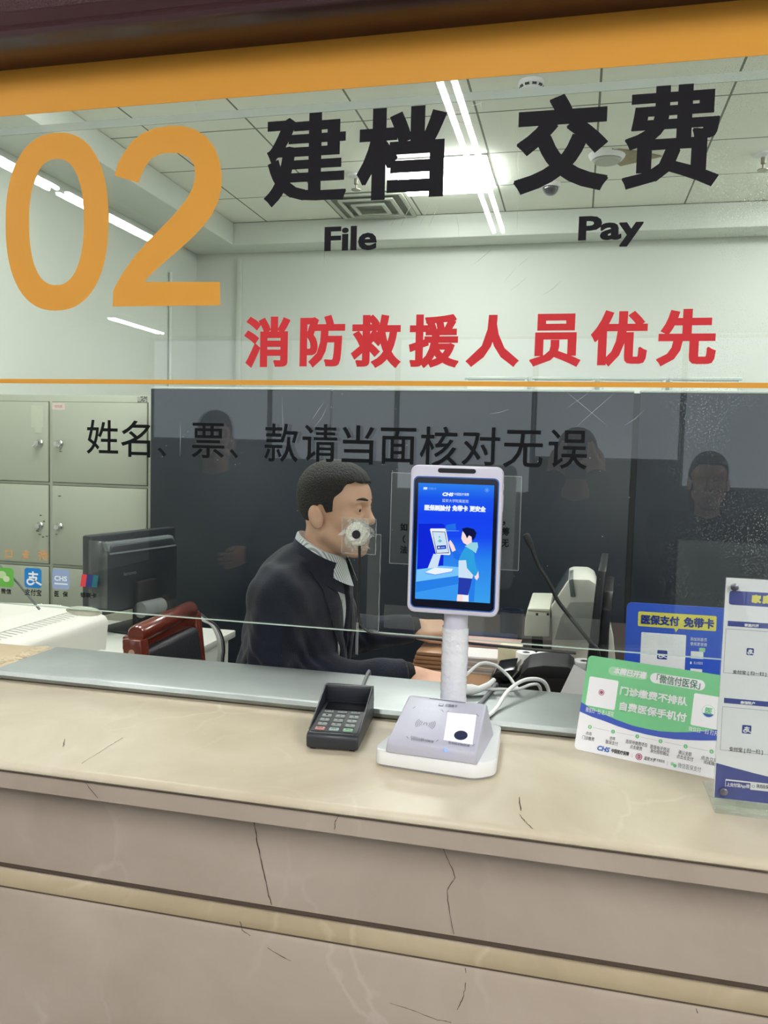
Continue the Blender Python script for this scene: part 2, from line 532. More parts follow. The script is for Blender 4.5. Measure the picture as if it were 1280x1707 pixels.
struct('wall_hall_back', MB().box((-6, -7.6, 0), (5, -7.5, 3.3)), mat('bluish hall wall', (214, 220, 232), 0.6), 'far wall of the hall behind the visitors')
m_added_glow = emat('glow of added panes', (0.84, 0.92, 1.0), 1.45)  # unseen panes, added to brighten the reflections and upright faces
for i in range(6):
    a = -5.95 + 1.80 * i; s_ = (1.75, 1.50, 1.15, 1.62, 1.30, 1.55)[i]
    f = MB()
    for lo, hi in (((a, -7.5, s_), (a + 1.79, -7.46, s_ + .03)), ((a, -7.5, 3.14), (a + 1.79, -7.46, 3.17)), ((a, -7.5, s_ + .03), (a + .03, -7.46, 3.14)), ((a + 1.76, -7.5, s_ + .03), (a + 1.79, -7.46, 3.14))):
        f.box(lo, hi)
    wn = struct('window_%d' % (i + 2), f, mat('grey window frame', (110, 112, 116), 0.5), 'glowing window added in the far hall wall to brighten reflections')
    obj('pane', MB().box((a + .03, -7.49, s_ + .03), (a + 1.76, -7.475, 3.14)), m_added_glow, wn, smooth=0)
struct('wall_hall_left', MB().box((-6.1, -7.5, 0), (-6, 1.7, 3.3)), m_hallwall, 'left end wall of the hall')
struct('wall_hall_right', MB().box((5, -7.5, 0), (5.1, 1.7, 3.3)), m_hallwall, 'right end wall of the hall')
# bulkhead running under the office ceiling
struct('trim_1', MB().box((-3.06, 5.90, 3.19), (2.6, 6.15, 3.36), 0.012), m_wall, 'boxed bulkhead along the top of the back wall')
struct('trim_2', MB().box((-3.06, 1.70, 3.19), (-2.63, 5.90, 3.36), 0.012), m_wall, 'boxed bulkhead along the top of the left wall')
# dark header over the window
hd = MB()
prof = [(1.562, 2.42), (1.447, 2.42), (1.440, 2.424), (1.437, 2.432), (1.440, 2.441), (1.449, 2.449), (1.452, 2.475), (1.462, 2.483), (1.562, 2.483)]
hd.prism(prof, 'x', -2.45, 1.95)
h0 = struct('trim_3', hd, m_wood_dark, 'dark maroon wooden header over the service window')
struct('trim_4', MB().box((-2.45, 1.466, 2.483), (1.95, 1.57, 3.2)), m_wood_dark2, 'dark maroon padded fascia above the header')

# ---- the window pane and everything stuck on it
GY = 1.56
gm = MB()
x0, x1, z0, z1, y0, y1 = -2.45, 1.95, 1.262, 2.428, GY, GY + 0.012
gv = [(x0, y0, z0), (x1, y0, z0), (x1, y0, z1), (x0, y0, z1), (x0, y1, z0), (x1, y1, z0), (x1, y1, z1), (x0, y1, z1)]
gm.add(gv, [(0, 1, 2, 3), (5, 4, 7, 6)], 0)
gm.add(gv, [(1, 0, 4, 5), (3, 2, 6, 7), (0, 3, 7, 4), (2, 1, 5, 6)], 1)
win = struct('window_1', gm, [m_glass, m_edge], 'clear service window pane with lettering over the marble counter', smooth=0)
GF = Frame((0, GY - 0.0004, 0), (1, 0, 0), (0, 0, 1))
def film(name, fn, mats, label=None):
    mb = MB(); fn(mb)
    return obj(name, mb, mats, win, smooth=0, label=label)
film('orange_band', lambda b: b.box((-2.45, GY - 0.0012, 2.325), (1.95, GY - 0.0002, 2.4279)), m_orange, 'broad orange band along the top of the pane')
film('orange_stripe', lambda b: b.box((-2.45, GY - 0.0012, 1.7545), (1.95, GY - 0.0002, 1.764)), m_orange, 'thin orange stripe across the pane')
m_strip = clear_mat('milky joint strip', tint=(0.72, 0.76, 0.72), f0=0.04, haze=0.42, hazecol=(0.86, 0.9, 0.86))
film('joint_strip', lambda b: b.box((-2.45, GY + 0.0125, 2.2905), (1.95, GY + 0.0145, 2.3065)), m_strip, 'milky strip across the top of the pane')

def nums(b):
    # 0: tall oval ring
    c0 = GF.uv(94, 370); n = 64
    vs = []
    for k in range(n):
        a = 2 * math.pi * k / n
        sgn = lambda t: (abs(t) ** 0.86) * (1 if t >= 0 else -1)
        ca, sa = sgn(math.cos(a)), sgn(math.sin(a))
        for (rx, rz) in ((0.125, 0.186), (0.0665, 0.132)):
            vs.append(GF.P(c0[0] + rx * ca, c0[1] - 0.001 + rz * sa, 0.0006))
    b.add(vs, [(2 * k, 2 * k + 1, (2 * k + 3) % (2 * n), (2 * k + 2) % (2 * n)) for k in range(n)])
    outer = [(191, 293), (197, 272), (207, 254), (220, 236), (238, 222), (258, 214), (282, 210), (305, 210), (326, 216), (344, 228), (358, 246), (366, 268), (370, 292), (369, 314), (364, 336), (354, 357), (340, 376), (322, 395), (300, 415), (280, 432), (262, 448), (249, 460), (241, 470), (367, 470), (367, 509), (188, 511), (189, 484)]
    inner = [(194, 474), (206, 453), (224, 428), (246, 403), (270, 379), (292, 356), (310, 334), (321, 314), (326, 294), (324, 276), (315, 263), (300, 256), (283, 255), (266, 257), (252, 265), (243, 277), (236, 291), (231, 305)]
    patch(b, GF, [GF.uv(*p) for p in outer + inner], 0, 0.0006)
film('number_lettering', nums, m_orange, 'large orange number 02')
BIG = [('建', (442, 189, 578, 339)), ('档', (596, 178, 742, 332)), ('交', (860, 159, 1014, 320)), ('费', (1040, 142, 1200, 311))]
film('heading_lettering', lambda b: [write(b, GF, t, q, 0, {'建': (.0072, .0036), '档': (.0075, .0058), '交': (.0085, .0072), '费': (.0068, .0038)}[t]) for t, q in BIG], m_ink, 'heavy black Chinese heading letters')
film('english_lettering', lambda b: [write(b, GF, 'File', (541, 377, 628, 418), 0, (0.0028, 0.0018)), write(b, GF, 'Pay', (964, 359, 1072, 412), 0, (0.0030, 0.0020))], m_ink, 'black English words under the heading')
RED = [('消', (408, 528, 483, 612)), ('防', (500, 526, 575, 611)), ('救', (586, 525, 668, 612)), ('援', (682, 524, 765, 612)), ('人', (778, 525, 865, 610)), ('员', (884, 523, 968, 610)), ('优', (985, 518, 1079, 609)), ('先', (1096, 515, 1194, 609))]
film('priority_lettering', lambda b: [write(b, GF, t, q, 0, (0.0042, 0.0030)) for t, q in RED], m_red, 'bold red Chinese lettering')
THIN = [('姓', (145, 700, 197.5, 757)), ('名', (202, 701, 251, 762)), ('、', (263, 746, 277, 761)), ('票', (320, 705, 374, 764)), ('、', (383, 749, 397, 764)), ('款', (441, 706, 497, 770)), ('请', (504, 707, 562, 770)), ('当', (570, 709, 623, 774)), ('面', (634, 713, 693, 774)), ('核', (700, 711, 762, 778)), ('对', (770, 712, 833, 776)), ('无', (839, 717, 905, 780)), ('误', (914, 716, 979, 782))]
film('reminder_lettering', lambda b: [write(b, GF, t, q, 0, 0.0006) for t, q in THIN], m_inkthin, 'thin black Chinese reminder line')
m_wgreen = mat('green icon', (96, 170, 70), 0.4); m_ablue = mat('blue icon', (18, 120, 190), 0.4)
m_cblue = mat('pale blue icon', (140, 160, 196), 0.4); m_iconw = mat('white icon mark', (222, 232, 234), 0.4)
m_ured = mat('red card icon', (206, 60, 66), 0.4); m_unavy = mat('navy card icon', (40, 52, 110), 0.4)
m_udgreen = mat('teal card icon', (30, 104, 110), 0.4); m_orange2 = mat('faded orange lettering', (206, 150, 84), 0.5)
def uvbox(fr, x0, y0, x1, y1):
    ym, xm = (y0 + y1) / 2, (x0 + x1) / 2
    return fr.uv(x0, ym)[0], fr.uv(xm, y1)[1], fr.uv(x1, ym)[0], fr.uv(xm, y0)[1]
def prect(mb, fr, x0, y0, x1, y1, r=0.0, mi=0, d=0.0004):
    patch(mb, fr, rrect(*uvbox(fr, x0, y0, x1, y1), r) if r else [(lambda b: p)(0) for p in (lambda a: [(a[0], a[1]), (a[2], a[1]), (a[2], a[3]), (a[0], a[3])])(uvbox(fr, x0, y0, x1, y1))], mi, d)
film('support_lettering', lambda b: [write(b, GF, '口', (9, 917, 21, 930), 0, 0.0004), write(b, GF, '支', (36, 917, 50, 932), 0, 0.0004), write(b, GF, '持', (64, 917, 80, 934), 0, 0.0004)], m_orange2, 'small faded orange lettering')
def ic_chat(b):
    prect(b, GF, -9, 946, 23, 978, 0.009, 0)
    c = GF.uv(4, 958); c2 = GF.uv(11, 965)
    patch(b, GF, [(c[0] + 0.0105 * math.cos(a / 10 * math.pi), c[1] + 0.0085 * math.sin(a / 10 * math.pi)) for a in range(20)], 1, 0.0006)
    patch(b, GF, [(c2[0] + 0.0085 * math.cos(a / 10 * math.pi), c2[1] + 0.007 * math.sin(a / 10 * math.pi)) for a in range(20)], 2, 0.0008)
    write(b, GF, '微信', (2, 981, 19, 990), 3, 0.0004)
film('payment_icon', ic_chat, [m_wgreen, mat('pale green mark', (180, 206, 160), 0.4), mat('paler green mark', (196, 214, 180), 0.4), m_inkthin], 'green icon with two speech bubbles')
def zhi_mark(b, fr, x0, y0, x1, y1, mi, w):
    """white stylised mark: two strokes, a loop and a long tail"""
    a = uvbox(fr, x0, y0, x1, y1); W = a[2] - a[0]; H = a[3] - a[1]
    q = lambda x, y: (a[0] + x * W, a[1] + (1 - y) * H)
    ribbon(b, fr, [q(.24, .30), q(.80, .30)], w, mi, 0.0007)
    ribbon(b, fr, [q(.50, .16), q(.50, .47)], w, mi, 0.00075)
    ribbon(b, fr, [q(.26, .47), q(.74, .47)], w, mi, 0.0008)
    ribbon(b, fr, spline([q(.73, .47), q(.64, .64), q(.46, .80), (q(.28, .82)), q(.17, .72), q(.22, .60), q(.40, .58), q(.66, .68), q(1.0, .82)], 5), w, mi, 0.00085)
def ic_zhi(b):
    prect(b, GF, 41, 947, 69.5, 980, 0.007, 0); zhi_mark(b, GF, 41, 947, 69.5, 980, 1, 0.0042)
    write(b, GF, '支付宝', (42, 982, 69.5, 993), 2, 0.0004)
film('payment_icon', ic_zhi, [m_ablue, m_iconw, m_inkthin], 'blue icon with a white character mark')
def ic_chs(b):
    prect(b, GF, 87.5, 949, 115.8, 982, 0.006, 0)
    write(b, GF, 'CHS', (91, 960, 112, 968.5), 1, 0.0006); prect(b, GF, 91, 972, 113, 974.5, 0, 1, 0.0006)
    write(b, GF, '医', (91, 985, 98.5, 994.5), 2, 0.0004); write(b, GF, '保', (105, 986, 113.5, 995), 2, 0.0004)
film('payment_icon', ic_chs, [m_cblue, m_iconw, m_inkthin], 'pale blue icon with white letters')
def ic_card(b):
    u0, v0, u1, v1 = uvbox(GF, 134, 958, 163, 978.5); s = 0.004
    def par(a, c, mi, d): patch(b, GF, [(u0 + a * (u1 - u0), v0), (u0 + c * (u1 - u0), v0), (u0 + c * (u1 - u0) + s, v1), (u0 + a * (u1 - u0) + s, v1)], mi, d)
    par(0, .36, 0, .0005); par(.30, .66, 1, .0006); par(.6, .95, 2, .0005)
    write(b, GF, '银联卡', (134.5, 988, 161, 996.5), 3, 0.0004)
film('payment_icon', ic_card, [m_ured, m_unavy, m_udgreen, m_inkthin], 'red and navy slanted card icon')

# clear sheet with a printed notice, taped behind the pane
def notice(b):
    a = uvbox(GF, 651, 791, 867, 945)
    b.box((a[0], GY - 0.0022, a[1]), (a[2], GY - 0.0012, a[3]))
nt_ = film('notice_sheet', notice, clear_mat('clear notice film', tint=(0.97, 0.98, 0.97), f0=0.03, haze=0.02), 'clear plastic notice sheet stuck on the pane')
NF = Frame((0, GY - 0.0024, 0), (1, 0, 0), (0, 0, 1))
nl = MB()
for t, q in [('如', (667, 872, 679, 885)), ('（', (671, 892, 676, 905)), ('法', (667, 910, 679, 923)), ('，', (838, 869, 842, 876)), ('筹', (837, 879, 849, 893)), ('无', (836, 899, 848, 912))]:
    write(nl, NF, t, q, 0, 0.0004)
for s in (-1, 1):
    pass
a = uvbox(NF, 651, 791, 867, 945)
for p, q in (((a[0], a[1]), (a[2], a[1])), ((a[2], a[1]), (a[2], a[3])), ((a[2], a[3]), (a[0], a[3])), ((a[0], a[3]), (a[0], a[1]))):
    ribbon(nl, NF, [p, q], 0.0009, 1, 0.0002)
obj('notice_lettering', nl, [m_inkthin, m_scratch], win, smooth=0)
# clear tape along the lower edge and over the cable
def tapes(b):
    for (x0, y0, x1, y1) in ((570, 864, 627, 923), (612, 890, 634, 1062), (640, 1020, 1000, 1060)):
        a = uvbox(GF, x0, y0, x1, y1)
        b.box((a[0], GY - 0.0016, max(a[1], 1.263)), (a[2], GY - 0.0010, a[3]), 0)
film('tape_patch', tapes, m_tape, 'clear tape patches on the pane')
def outl(b):
    for (x0, y0, x1, y1) in ((570, 864, 627, 923), (597, 890, 633, 1050)):
        a = uvbox(GF, x0, y0, x1, y1)
        for p, q in (((a[0], a[1]), (a[2], a[1])), ((a[2], a[1]), (a[2], a[3])), ((a[2], a[3]), (a[0], a[3])), ((a[0], a[3]), (a[0], a[1]))):
            n = 14
            ribbon(b, GF, [(p[0] + (q[0] - p[0]) * k / n + random.uniform(-.0006, .0006), p[1] + (q[1] - p[1]) * k / n + random.uniform(-.0006, .0006)) for k in range(n + 1)], [random.uniform(.0004, .0014) for k in range(n + 1)], 0, 0.0018)
film('tape_edge', outl, m_scratch, 'whitish edges of the clear tape')
# scratches on the pane
def scr(b):
    rnd = random.Random(3)
    L = [((742, 190), (802, 172)), ((742, 203), (800, 204)), ((700, 300), (735, 250)), ((560, 250), (600, 190)), ((652, 375), (668, 345)), ((668, 378), (686, 340)), ((700, 375), (716, 340)), ((715, 378), (735, 336)), ((840, 470), (880, 430)), ((850, 485), (878, 462)), ((905, 492), (935, 468)), ((790, 440), (820, 415)), ((760, 360), (765, 395)), ((945, 680), (1000, 640)), ((960, 712), (1030, 650)), ((940, 650), (1010, 708)), ((815, 690), (850, 682)), ((1040, 710), (1075, 682)), ((520, 700), (540, 670)), ((524, 712), (546, 676)), ((300, 700), (300, 760)), ((470, 660), (472, 740)), ((862, 210), (862, 380)), ((540, 380), (540, 440)), ((328, 165), (327, 182)), ((803, 168), (803, 183))]
    for p, q in L:
        ribbon(b, GF, [GF.uv(*p), GF.uv((p[0] + q[0]) / 2 + rnd.uniform(-2, 2), (p[1] + q[1]) / 2 + rnd.uniform(-2, 2)), GF.uv(*q)], [0.0003, rnd.uniform(.0006, .0012), 0.0003], 0, 0.0002)
    for k in range(90):
        p = (rnd.uniform(480, 1060), rnd.uniform(655, 1000)) if k < 60 else (rnd.uniform(250, 420), rnd.uniform(660, 780))
        disc(b, GF, GF.uv(*p), rnd.uniform(.0003, .0011), 0, 0.0002, 8)
film('scratches', scr, clear_mat('fine scratch', tint=(1, 1, 1), f0=0.05, haze=0.35, rough=0.3), 'fine pale scratches and specks')['kind'] = 'stuff'

# speaking-hole microphone disc with its cable, taped on the pane
mcx = GF.uv(597, 890)
sp = thing('speaker_disc', 'clear round microphone disc with black centre taped to the window pane', 'microphone', (mcx[0], GY - 0.002, mcx[1]))
RX = Matrix.Translation((mcx[0], GY - 0.0018, mcx[1])) @ Matrix.Rotation(math.radians(90), 4, 'X')
m_crinkle = mat('crinkled clear tape', (232, 236, 222), 0.12, bump=1.0, bscale=160, spec=1.0)
obj('disc', MB().lathe([(0.0005, 0), (0.0250, 0), (0.0245, 0.004), (0.020, 0.009), (0.011, 0.012), (0.0005, 0.012)], n=40, M=RX), m_crinkle, sp)
obj('hole', MB().lathe([(0.0005, 0.011), (0.0085, 0.011), (0.0085, 0.0145), (0.0005, 0.0146)], n=28, M=RX), m_black, sp, label='black centre')
wr = MB(); rnd = random.Random(5)
for k in range(46):
    a = rnd.uniform(0, 6.28); c = Vector((mcx[0] + math.cos(a) * rnd.uniform(.012, .034), GY - 0.006, mcx[1] + math.sin(a) * rnd.uniform(.02, .034)))
    pts = [c + Vector((rnd.uniform(-.010, .010), rnd.uniform(-.0045, .004), rnd.uniform(-.010, .010))) for _ in range(5)]
    wr.add(pts, [(0, 1, 2), (2, 3, 4), (0, 2, 4)])
obj('tape_wrap', wr, clear_mat('crumpled tape', tint=(0.95, 0.96, 0.94), f0=0.16, haze=0.16, rough=0.08, hazecol=(0.9, 0.92, 0.86)), sp, smooth=0)
obj('cable', MB().tube(spline([GF.P(*GF.uv(x, y), 0.004) for x, y in ((600, 900), (600, 930), (599, 970), (598, 1010), (599, 1030), (605, 1044), (618, 1053), (640, 1057), (700, 1062), (780, 1071), (860, 1079), (960, 1088))], 6), 0.0030, 8), m_black, sp, label='thin black cable')
# dark wire behind the left end of the pane
tag(obj('wire', MB().tube([atY(-30, 915, 1.585), atY(30, 972, 1.585), atY(66, 1016, 1.595)], 0.0028, 8), m_grey), 'thin dark wire running diagonally behind the payment icons', 'wire')
# sealant lump and clear strip left of the centre
tag(obj('sealant_lump', MB().ball(tuple(atY(140, 1019, 1.579)), (0.046, 0.006, 0.011)), mat('white sealant', (214, 218, 204), 0.5, bump=0.5, bscale=70)), 'flattened white sealant lump along the bottom edge of the pane', 'sealant')
cs = MB(); a0, a1 = atY(148, 1012, 1.576), atY(179, 903, 1.576)
cs.box((a0.x, 1.5745, a0.z), (a1.x, 1.5765, a1.z), 0.0008)
tag(obj('clear_strip', cs, m_tape), 'clear plastic strip standing behind the pane in front of the dark monitor', 'plastic strip')

# ---- the counter
cn = thing('service_counter', 'long beige marble service counter with stepped front below the window', 'counter', (-0.4, 1.45, 0))
X0, X1 = -2.45, 1.95
def bull(y, zt, zb, yb, r):
    pts = [(yb, zb), (y + 0.002, zb)]
    for k in range(7):
        a = math.radians(180 - 90 * k / 6)
        pts.append((y + r + r * math.cos(a), zt - r + r * math.sin(a)))
    pts.append((yb, zt))
    return pts
obj('top_slab', MB().prism(bull(1.118, 1.10, 1.0865, 1.76, 0.011), 'x', X0, X1), m_marble_top, cn, label='cream marble top slab')
obj('lower_slab', MB().prism([(1.76, 1.056), (1.122, 1.056), (1.121, 1.0850), (1.76, 1.0850)], 'x', X0, X1), m_marble_front, cn, label='second slab under the top')
obj('front_panel', MB().prism([(1.76, 0.902), (1.165, 0.902), (1.165, 1.056), (1.76, 1.056)], 'x', X0, X1), m_marble_front, cn, label='recessed upper marble panel')
obj('ledge', MB().prism([(1.70, 0.8705), (1.149, 0.8705), (1.149, 0.8815), (1.164, 0.9005), (1.70, 0.9005)], 'x', X0, X1), m_marble_ledge, cn, label='yellowish sloping ledge')
obj('base_panel', MB().prism([(1.70, 0.0), (1.148, 0.0), (1.142, 0.862), (1.145, 0.8690), (1.70, 0.8690)], 'x', X0, X1, 0), m_marble_front, cn, label='lower marble panel')
FP = Frame((0, 1.1645, 0), (1, 0, 0), (0, 0, 1)); FB = Frame((0, 1.1425, 0), (1, 0, 0), (0, 0, 1)); FS = Frame((0, 1.1205, 0), (1, 0, 0), (0, 0, 1))
FT = Frame((0, 0, 1.1003), (1, 0, 0), (0, 1, 0))
def crack(fr, pts, w):
    cr = MB(); q = []
    rnd = random.Random(len(pts) + int(pts[0][0]))
    pp = [fr.uv(*p) for p in pts]
    for i in range(len(pp) - 1):
        for k in range(5):
            t = k / 5; q.append((pp[i][0] + (pp[i + 1][0] - pp[i][0]) * t + rnd.uniform(-.0008, .0008), pp[i][1] + (pp[i + 1][1] - pp[i][1]) * t + rnd.uniform(-.0006, .0006)))
    q.append(pp[-1])
    ribbon(cr, fr, q, [w * rnd.uniform(.5, 1.3) for _ in q], 0, 0.0004)
    obj('crack', cr, m_crack, cn, smooth=0, label='dark hairline crack')
crack(FP, [(424, 1369), (428, 1400), (438, 1445), (447, 1490), (453, 1508)], 0.0016)
crack(FP, [(737, 1412), (750, 1440), (759, 1462), (745, 1485), (750, 1525), (757, 1557)], 0.0009)
crack(FB, [(400, 1536), (404, 1550), (428, 1567), (455, 1586), (485, 1602)], 0.0012)
crack(FB, [(776, 1614), (775, 1650), (768, 1672), (762, 1683)], 0.0012)
crack(FB, [(650, 1672), (690, 1685), (730, 1700), (752, 1704)], 0.0008)
crack(FB, [(1160, 1680), (1168, 1700)], 0.001)
crack(FS, [(138, 1296), (148, 1312), (163, 1330)], 0.0009); crack(FS, [(566, 1350), (563, 1362), (558, 1370), (558, 1383)], 0.0009)
crack(FT, [(136, 1273), (160, 1258), (185, 1242), (205, 1230)], 0.0009); crack(FT, [(105, 1245), (108, 1232)], 0.0012); crack(FT, [(865, 1329), (868, 1352)], 0.0014); crack(FT, [(866, 1358), (874, 1368), (888, 1382)], 0.0012)
dj = MB()
for lo, hi in (((X0, 1.1188, 1.0848), (X1, 1.15, 1.0866)), ((X0, 1.156, 0.9003), (X1, 1.18, 0.9021)), ((X0, 1.1475, 0.8688), (X1, 1.18, 0.8707))):
    obj('joint_line', MB().box(lo, hi), m_crack, cn, smooth=0, label='dark dirty joint between the slabs')

# ---- metal sill under the window
SX0, SX1 = -1.235, 1.4
sl = MB().prism([(1.528, 1.1015), (1.520, 1.104), (1.517, 1.112), (1.521, 1.120), (1.530, 1.1225), (1.742, 1.1225), (1.742, 1.1015)], 'x', SX0, SX1)
tag(obj('metal_sill', sl, m_steel), 'brushed steel sill plate lying on the marble under the window', 'sill')
st = MB().box((-2.0, 1.49, 1.1005), (-1.243, 1.745, 1.119), 0.006)
rnd = random.Random(8)
sb = thing('stone_slab', 'beige stone slab with broken plaster edge at the left end of the sill', 'stone slab', (-1.5, 1.6, 1.10))
obj('slab', st, marble('beige stone', (206, 190, 160), (180, 160, 128), (222, 212, 190), 0.5), sb)
pl = MB()
for k in range(16):
    t = k / 15
    p = Vector((-1.262 + rnd.uniform(-.012, .004), 1.50 + 0.235 * t, 1.1195))
    pl.ball(p, (rnd.uniform(.008, .02), rnd.uniform(.010, .02), rnd.uniform(.003, .006)), n=10)
obj('plaster', pl, mat('rough plaster', (200, 186, 156), 0.9, noise=0.3, nscale=60, bump=0.8, bscale=120), sb, label='rough plaster lumps')
# ================================================================== LAMPS
m_tube = emat('fluorescent tube', (1.0, 0.985, 0.95), HALL_TUBE)
m_lampbody = mat('lamp body', (225, 225, 225), 0.35)
def troffer(x, y, label):
    t = thing('ceiling_lamp', label, 'lamp', (x, y, 3.2), 0, 'fluorescent lamps on the hall ceiling')
    obj('housing', MB().prism([(-0.16, 0.0), (-0.16, -0.012), (-0.05, -0.045), (0.05, -0.045), (0.16, -0.012), (0.16, 0.0)], 'y', -0.61, 0.61), m_lampbody, t, local=True)
    for s in (-1, 1):
        obj('tube', MB().tube([(0.03 * s, -0.585, -0.052), (0.03 * s, 0.585, -0.052)], 0.014, 12), m_tube, t, local=True)
    return t
lab = 'white twin tube fluorescent lamp on the hall ceiling, some reflected, some added as fill'
first = troffer(-0.58, -0.62, lab)
for (x, y) in ((-3.1, -0.62), (1.94, -0.62), (-3.1, -1.9), (-0.58, -1.9), (1.94, -1.9), (3.4, -0.62), (3.4, -1.9), (-5.45, -6.2), (2.6, -3.6), (3.8, -3.6), (2.6, -5.0), (3.8, -5.0)):  # last four are added fill for upright faces, kept out of the reflection
    c = copy_tree(first); c.location = (x, y, 3.2)
m_panel = emat('lit diffuser', (0.99, 1.0, 0.985), OFFICE_PANEL)
def panel(x0, y0, label):
    t = thing('ceiling_panel_lamp', label, 'lamp', (x0 + 0.30, y0 + 0.28, 3.36))
    fr_ = MB()
    for lo, hi in (((-0.295, -0.275, -0.008), (0.295, -0.262, 0)), ((-0.295, 0.262, -0.008), (0.295, 0.275, 0)), ((-0.295, -0.262, -0.008), (-0.282, 0.262, 0)), ((0.282, -0.262, -0.008), (0.295, 0.262, 0))):
        fr_.box(lo, hi)
    obj('frame', fr_, m_white, t, local=True)
    obj('diffuser', MB().box((-0.275, -0.255, -0.05), (0.275, 0.255, -0.001)), m_panel, t, local=True)
panel(-1.17, 4.78, 'lit square ceiling panel in the office, behind the second heading character')
for (x, y, s) in ((-1.17, 2.54, 'over the clerk'), (0.63, 2.54, 'over the printers'), (1.23, 4.78, 'over the right end of the room'), (-2.37, 2.54, 'over the lockers')):
    panel(x, y, 'lit square ceiling panel in the office ' + s)

# ================================================================== OFFICE SHELL DETAILS
m_frame = mat('pale grey frame', (196, 206, 198), 0.35, 0.2)
m_frameback = mat('white board', (236, 240, 232), 0.4)
for i, (a, b) in enumerate(((-0.844, -0.376), (-0.345, 0.107), (0.140, 0.595), (0.620, 1.100))):
    t = thing('notice_frame', ('white notice frame on the back wall, ' + ('leftmost of four above the partition', 'second from the left of four above the partition', 'third from the left of four above the partition', 'rightmost of four above the partition')[i]), 'frame', ((a + b) / 2, 6.14, 1.9), 0, 'notice frames on the back wall')
    f = MB()
    for lo, hi in (((a, 6.125, 2.200), (b, 6.149, 2.222)), ((a, 6.125, 1.60), (b, 6.149, 1.622)), ((a, 6.125, 1.622), (a + 0.022, 6.149, 2.2)), ((b - 0.022, 6.125, 1.622), (b, 6.149, 2.2))):
        f.box(lo, hi, 0.003)
    obj('frame', f, m_frame, t)
    obj('board', MB().box((a + 0.022, 6.135, 1.622), (b - 0.022, 6.149, 2.2)), m_frameback, t)
tk = MB().box((-2.70, 6.118, 0.3), (-2.66, 6.149, 3.14), 0.004)
tag(obj('cable_trunking', tk, mat('grey white trunking', (204, 210, 200), 0.5)), 'narrow vertical cable trunking on the back wall near the left corner', 'trunking')
xl = atX(281, 540, -3.059)
tag(obj('wall_pipe', MB().tube([(-3.044, xl.y, 0.3), (-3.044, xl.y, 2.95)], 0.014, 10), mat('painted pipe', (206, 214, 204), 0.5)), 'thin painted pipe on the left office wall above the lockers', 'pipe')
# ceiling fittings
def ceil_xy(px, py): 
    p = atZ(px, py, 3.36); return p.x, p.y
m_spr = mat('sprinkler metal', (150, 146, 130), 0.4, 0.6)
def sprinkler(px, py, label):
    x, y = ceil_xy(px, py)
    t = thing('sprinkler', label, 'sprinkler', (x, y, 3.36), 0, 'sprinklers on the office ceiling')
    obj('escutcheon', MB().lathe([(0.001, 0), (0.055, 0), (0.05, -0.012), (0.02, -0.022), (0.001, -0.022)], n=24), m_white, t, local=True)
    obj('head', MB().lathe([(0.014, -0.02), (0.014, -0.055), (0.006, -0.06), (0.006, -0.085), (0.03, -0.088), (0.03, -0.092), (0.001, -0.092)], n=16), m_spr, t, local=True)
sprinkler(594, 292, 'small sprinkler head on the ceiling between the first two heading characters')
sprinkler(1273, 256, 'small sprinkler head on the ceiling at the right edge of the view')
x, y = ceil_xy(1012, 258)
t = thing('recessed_speaker', 'round white ceiling speaker hanging loose beside a damaged ceiling tile', 'ceiling speaker', (x, y, 3.36))
obj('rim', MB().lathe([(0.001, 0), (0.105, 0), (0.10, -0.012), (0.085, -0.03), (0.001, -0.034)], n=30), m_white, t, local=True)
obj('grille', MB().lathe([(0.001, -0.033), (0.078, -0.033), (0.07, -0.042), (0.001, -0.044)], n=30), mat('speaker grille', (176, 178, 166), 0.6), t, local=True)
x, y = ceil_xy(1030, 263)
tag(obj('tile_damage', MB().prism([(x - 0.04, y - 0.16), (x + 0.10, y - 0.10), (x + 0.24, y + 0.0), (x + 0.15, y + 0.05), (x + 0.02, y + 0.12), (x - 0.02, y + 0.04)], 'z', 3.352, 3.359), mat('bare brown tile', (150, 140, 112), 0.9, noise=0.4, nscale=30)), 'ragged brown damaged patch of ceiling tile beside the loose speaker', 'ceiling patch')
x, y = ceil_xy(918, 306)
t = thing('dome_camera', 'small dark dome camera on the office ceiling below the third heading character', 'camera', (x, y, 3.36))
obj('base', MB().lathe([(0.001, 0), (0.062, 0), (0.060, -0.026), (0.001, -0.026)], n=28), m_white, t, local=True)
obj('dome', MB().lathe([(0.05, -0.024)] + [(0.05 * math.cos(a * 0.157), -0.026 - 0.05 * math.sin(a * 0.157)) for a in range(1, 10)] + [(0.0005, -0.076)], n=28), mat('smoked dome', (60, 62, 66), 0.1, coat=1), t, local=True)
x, y = ceil_xy(886, 137)
t = thing('smoke_detector', 'round white smoke detector on the office ceiling just under the orange band', 'smoke detector', (x, y, 3.36))
obj('body', MB().lathe([(0.001, 0), (0.06, 0), (0.06, -0.018), (0.045, -0.034), (0.001, -0.036)], n=28), m_white, t, local=True)
sd = MB()
for k in range(10):
    a = k * 0.628
    sd.box((0.047, -0.010, -0.030), (0.0565, 0.010, -0.020), M=Matrix.Rotation(a, 4, 'Z'))
obj('slots', sd, m_black, t, local=True, label='dark vent slots')
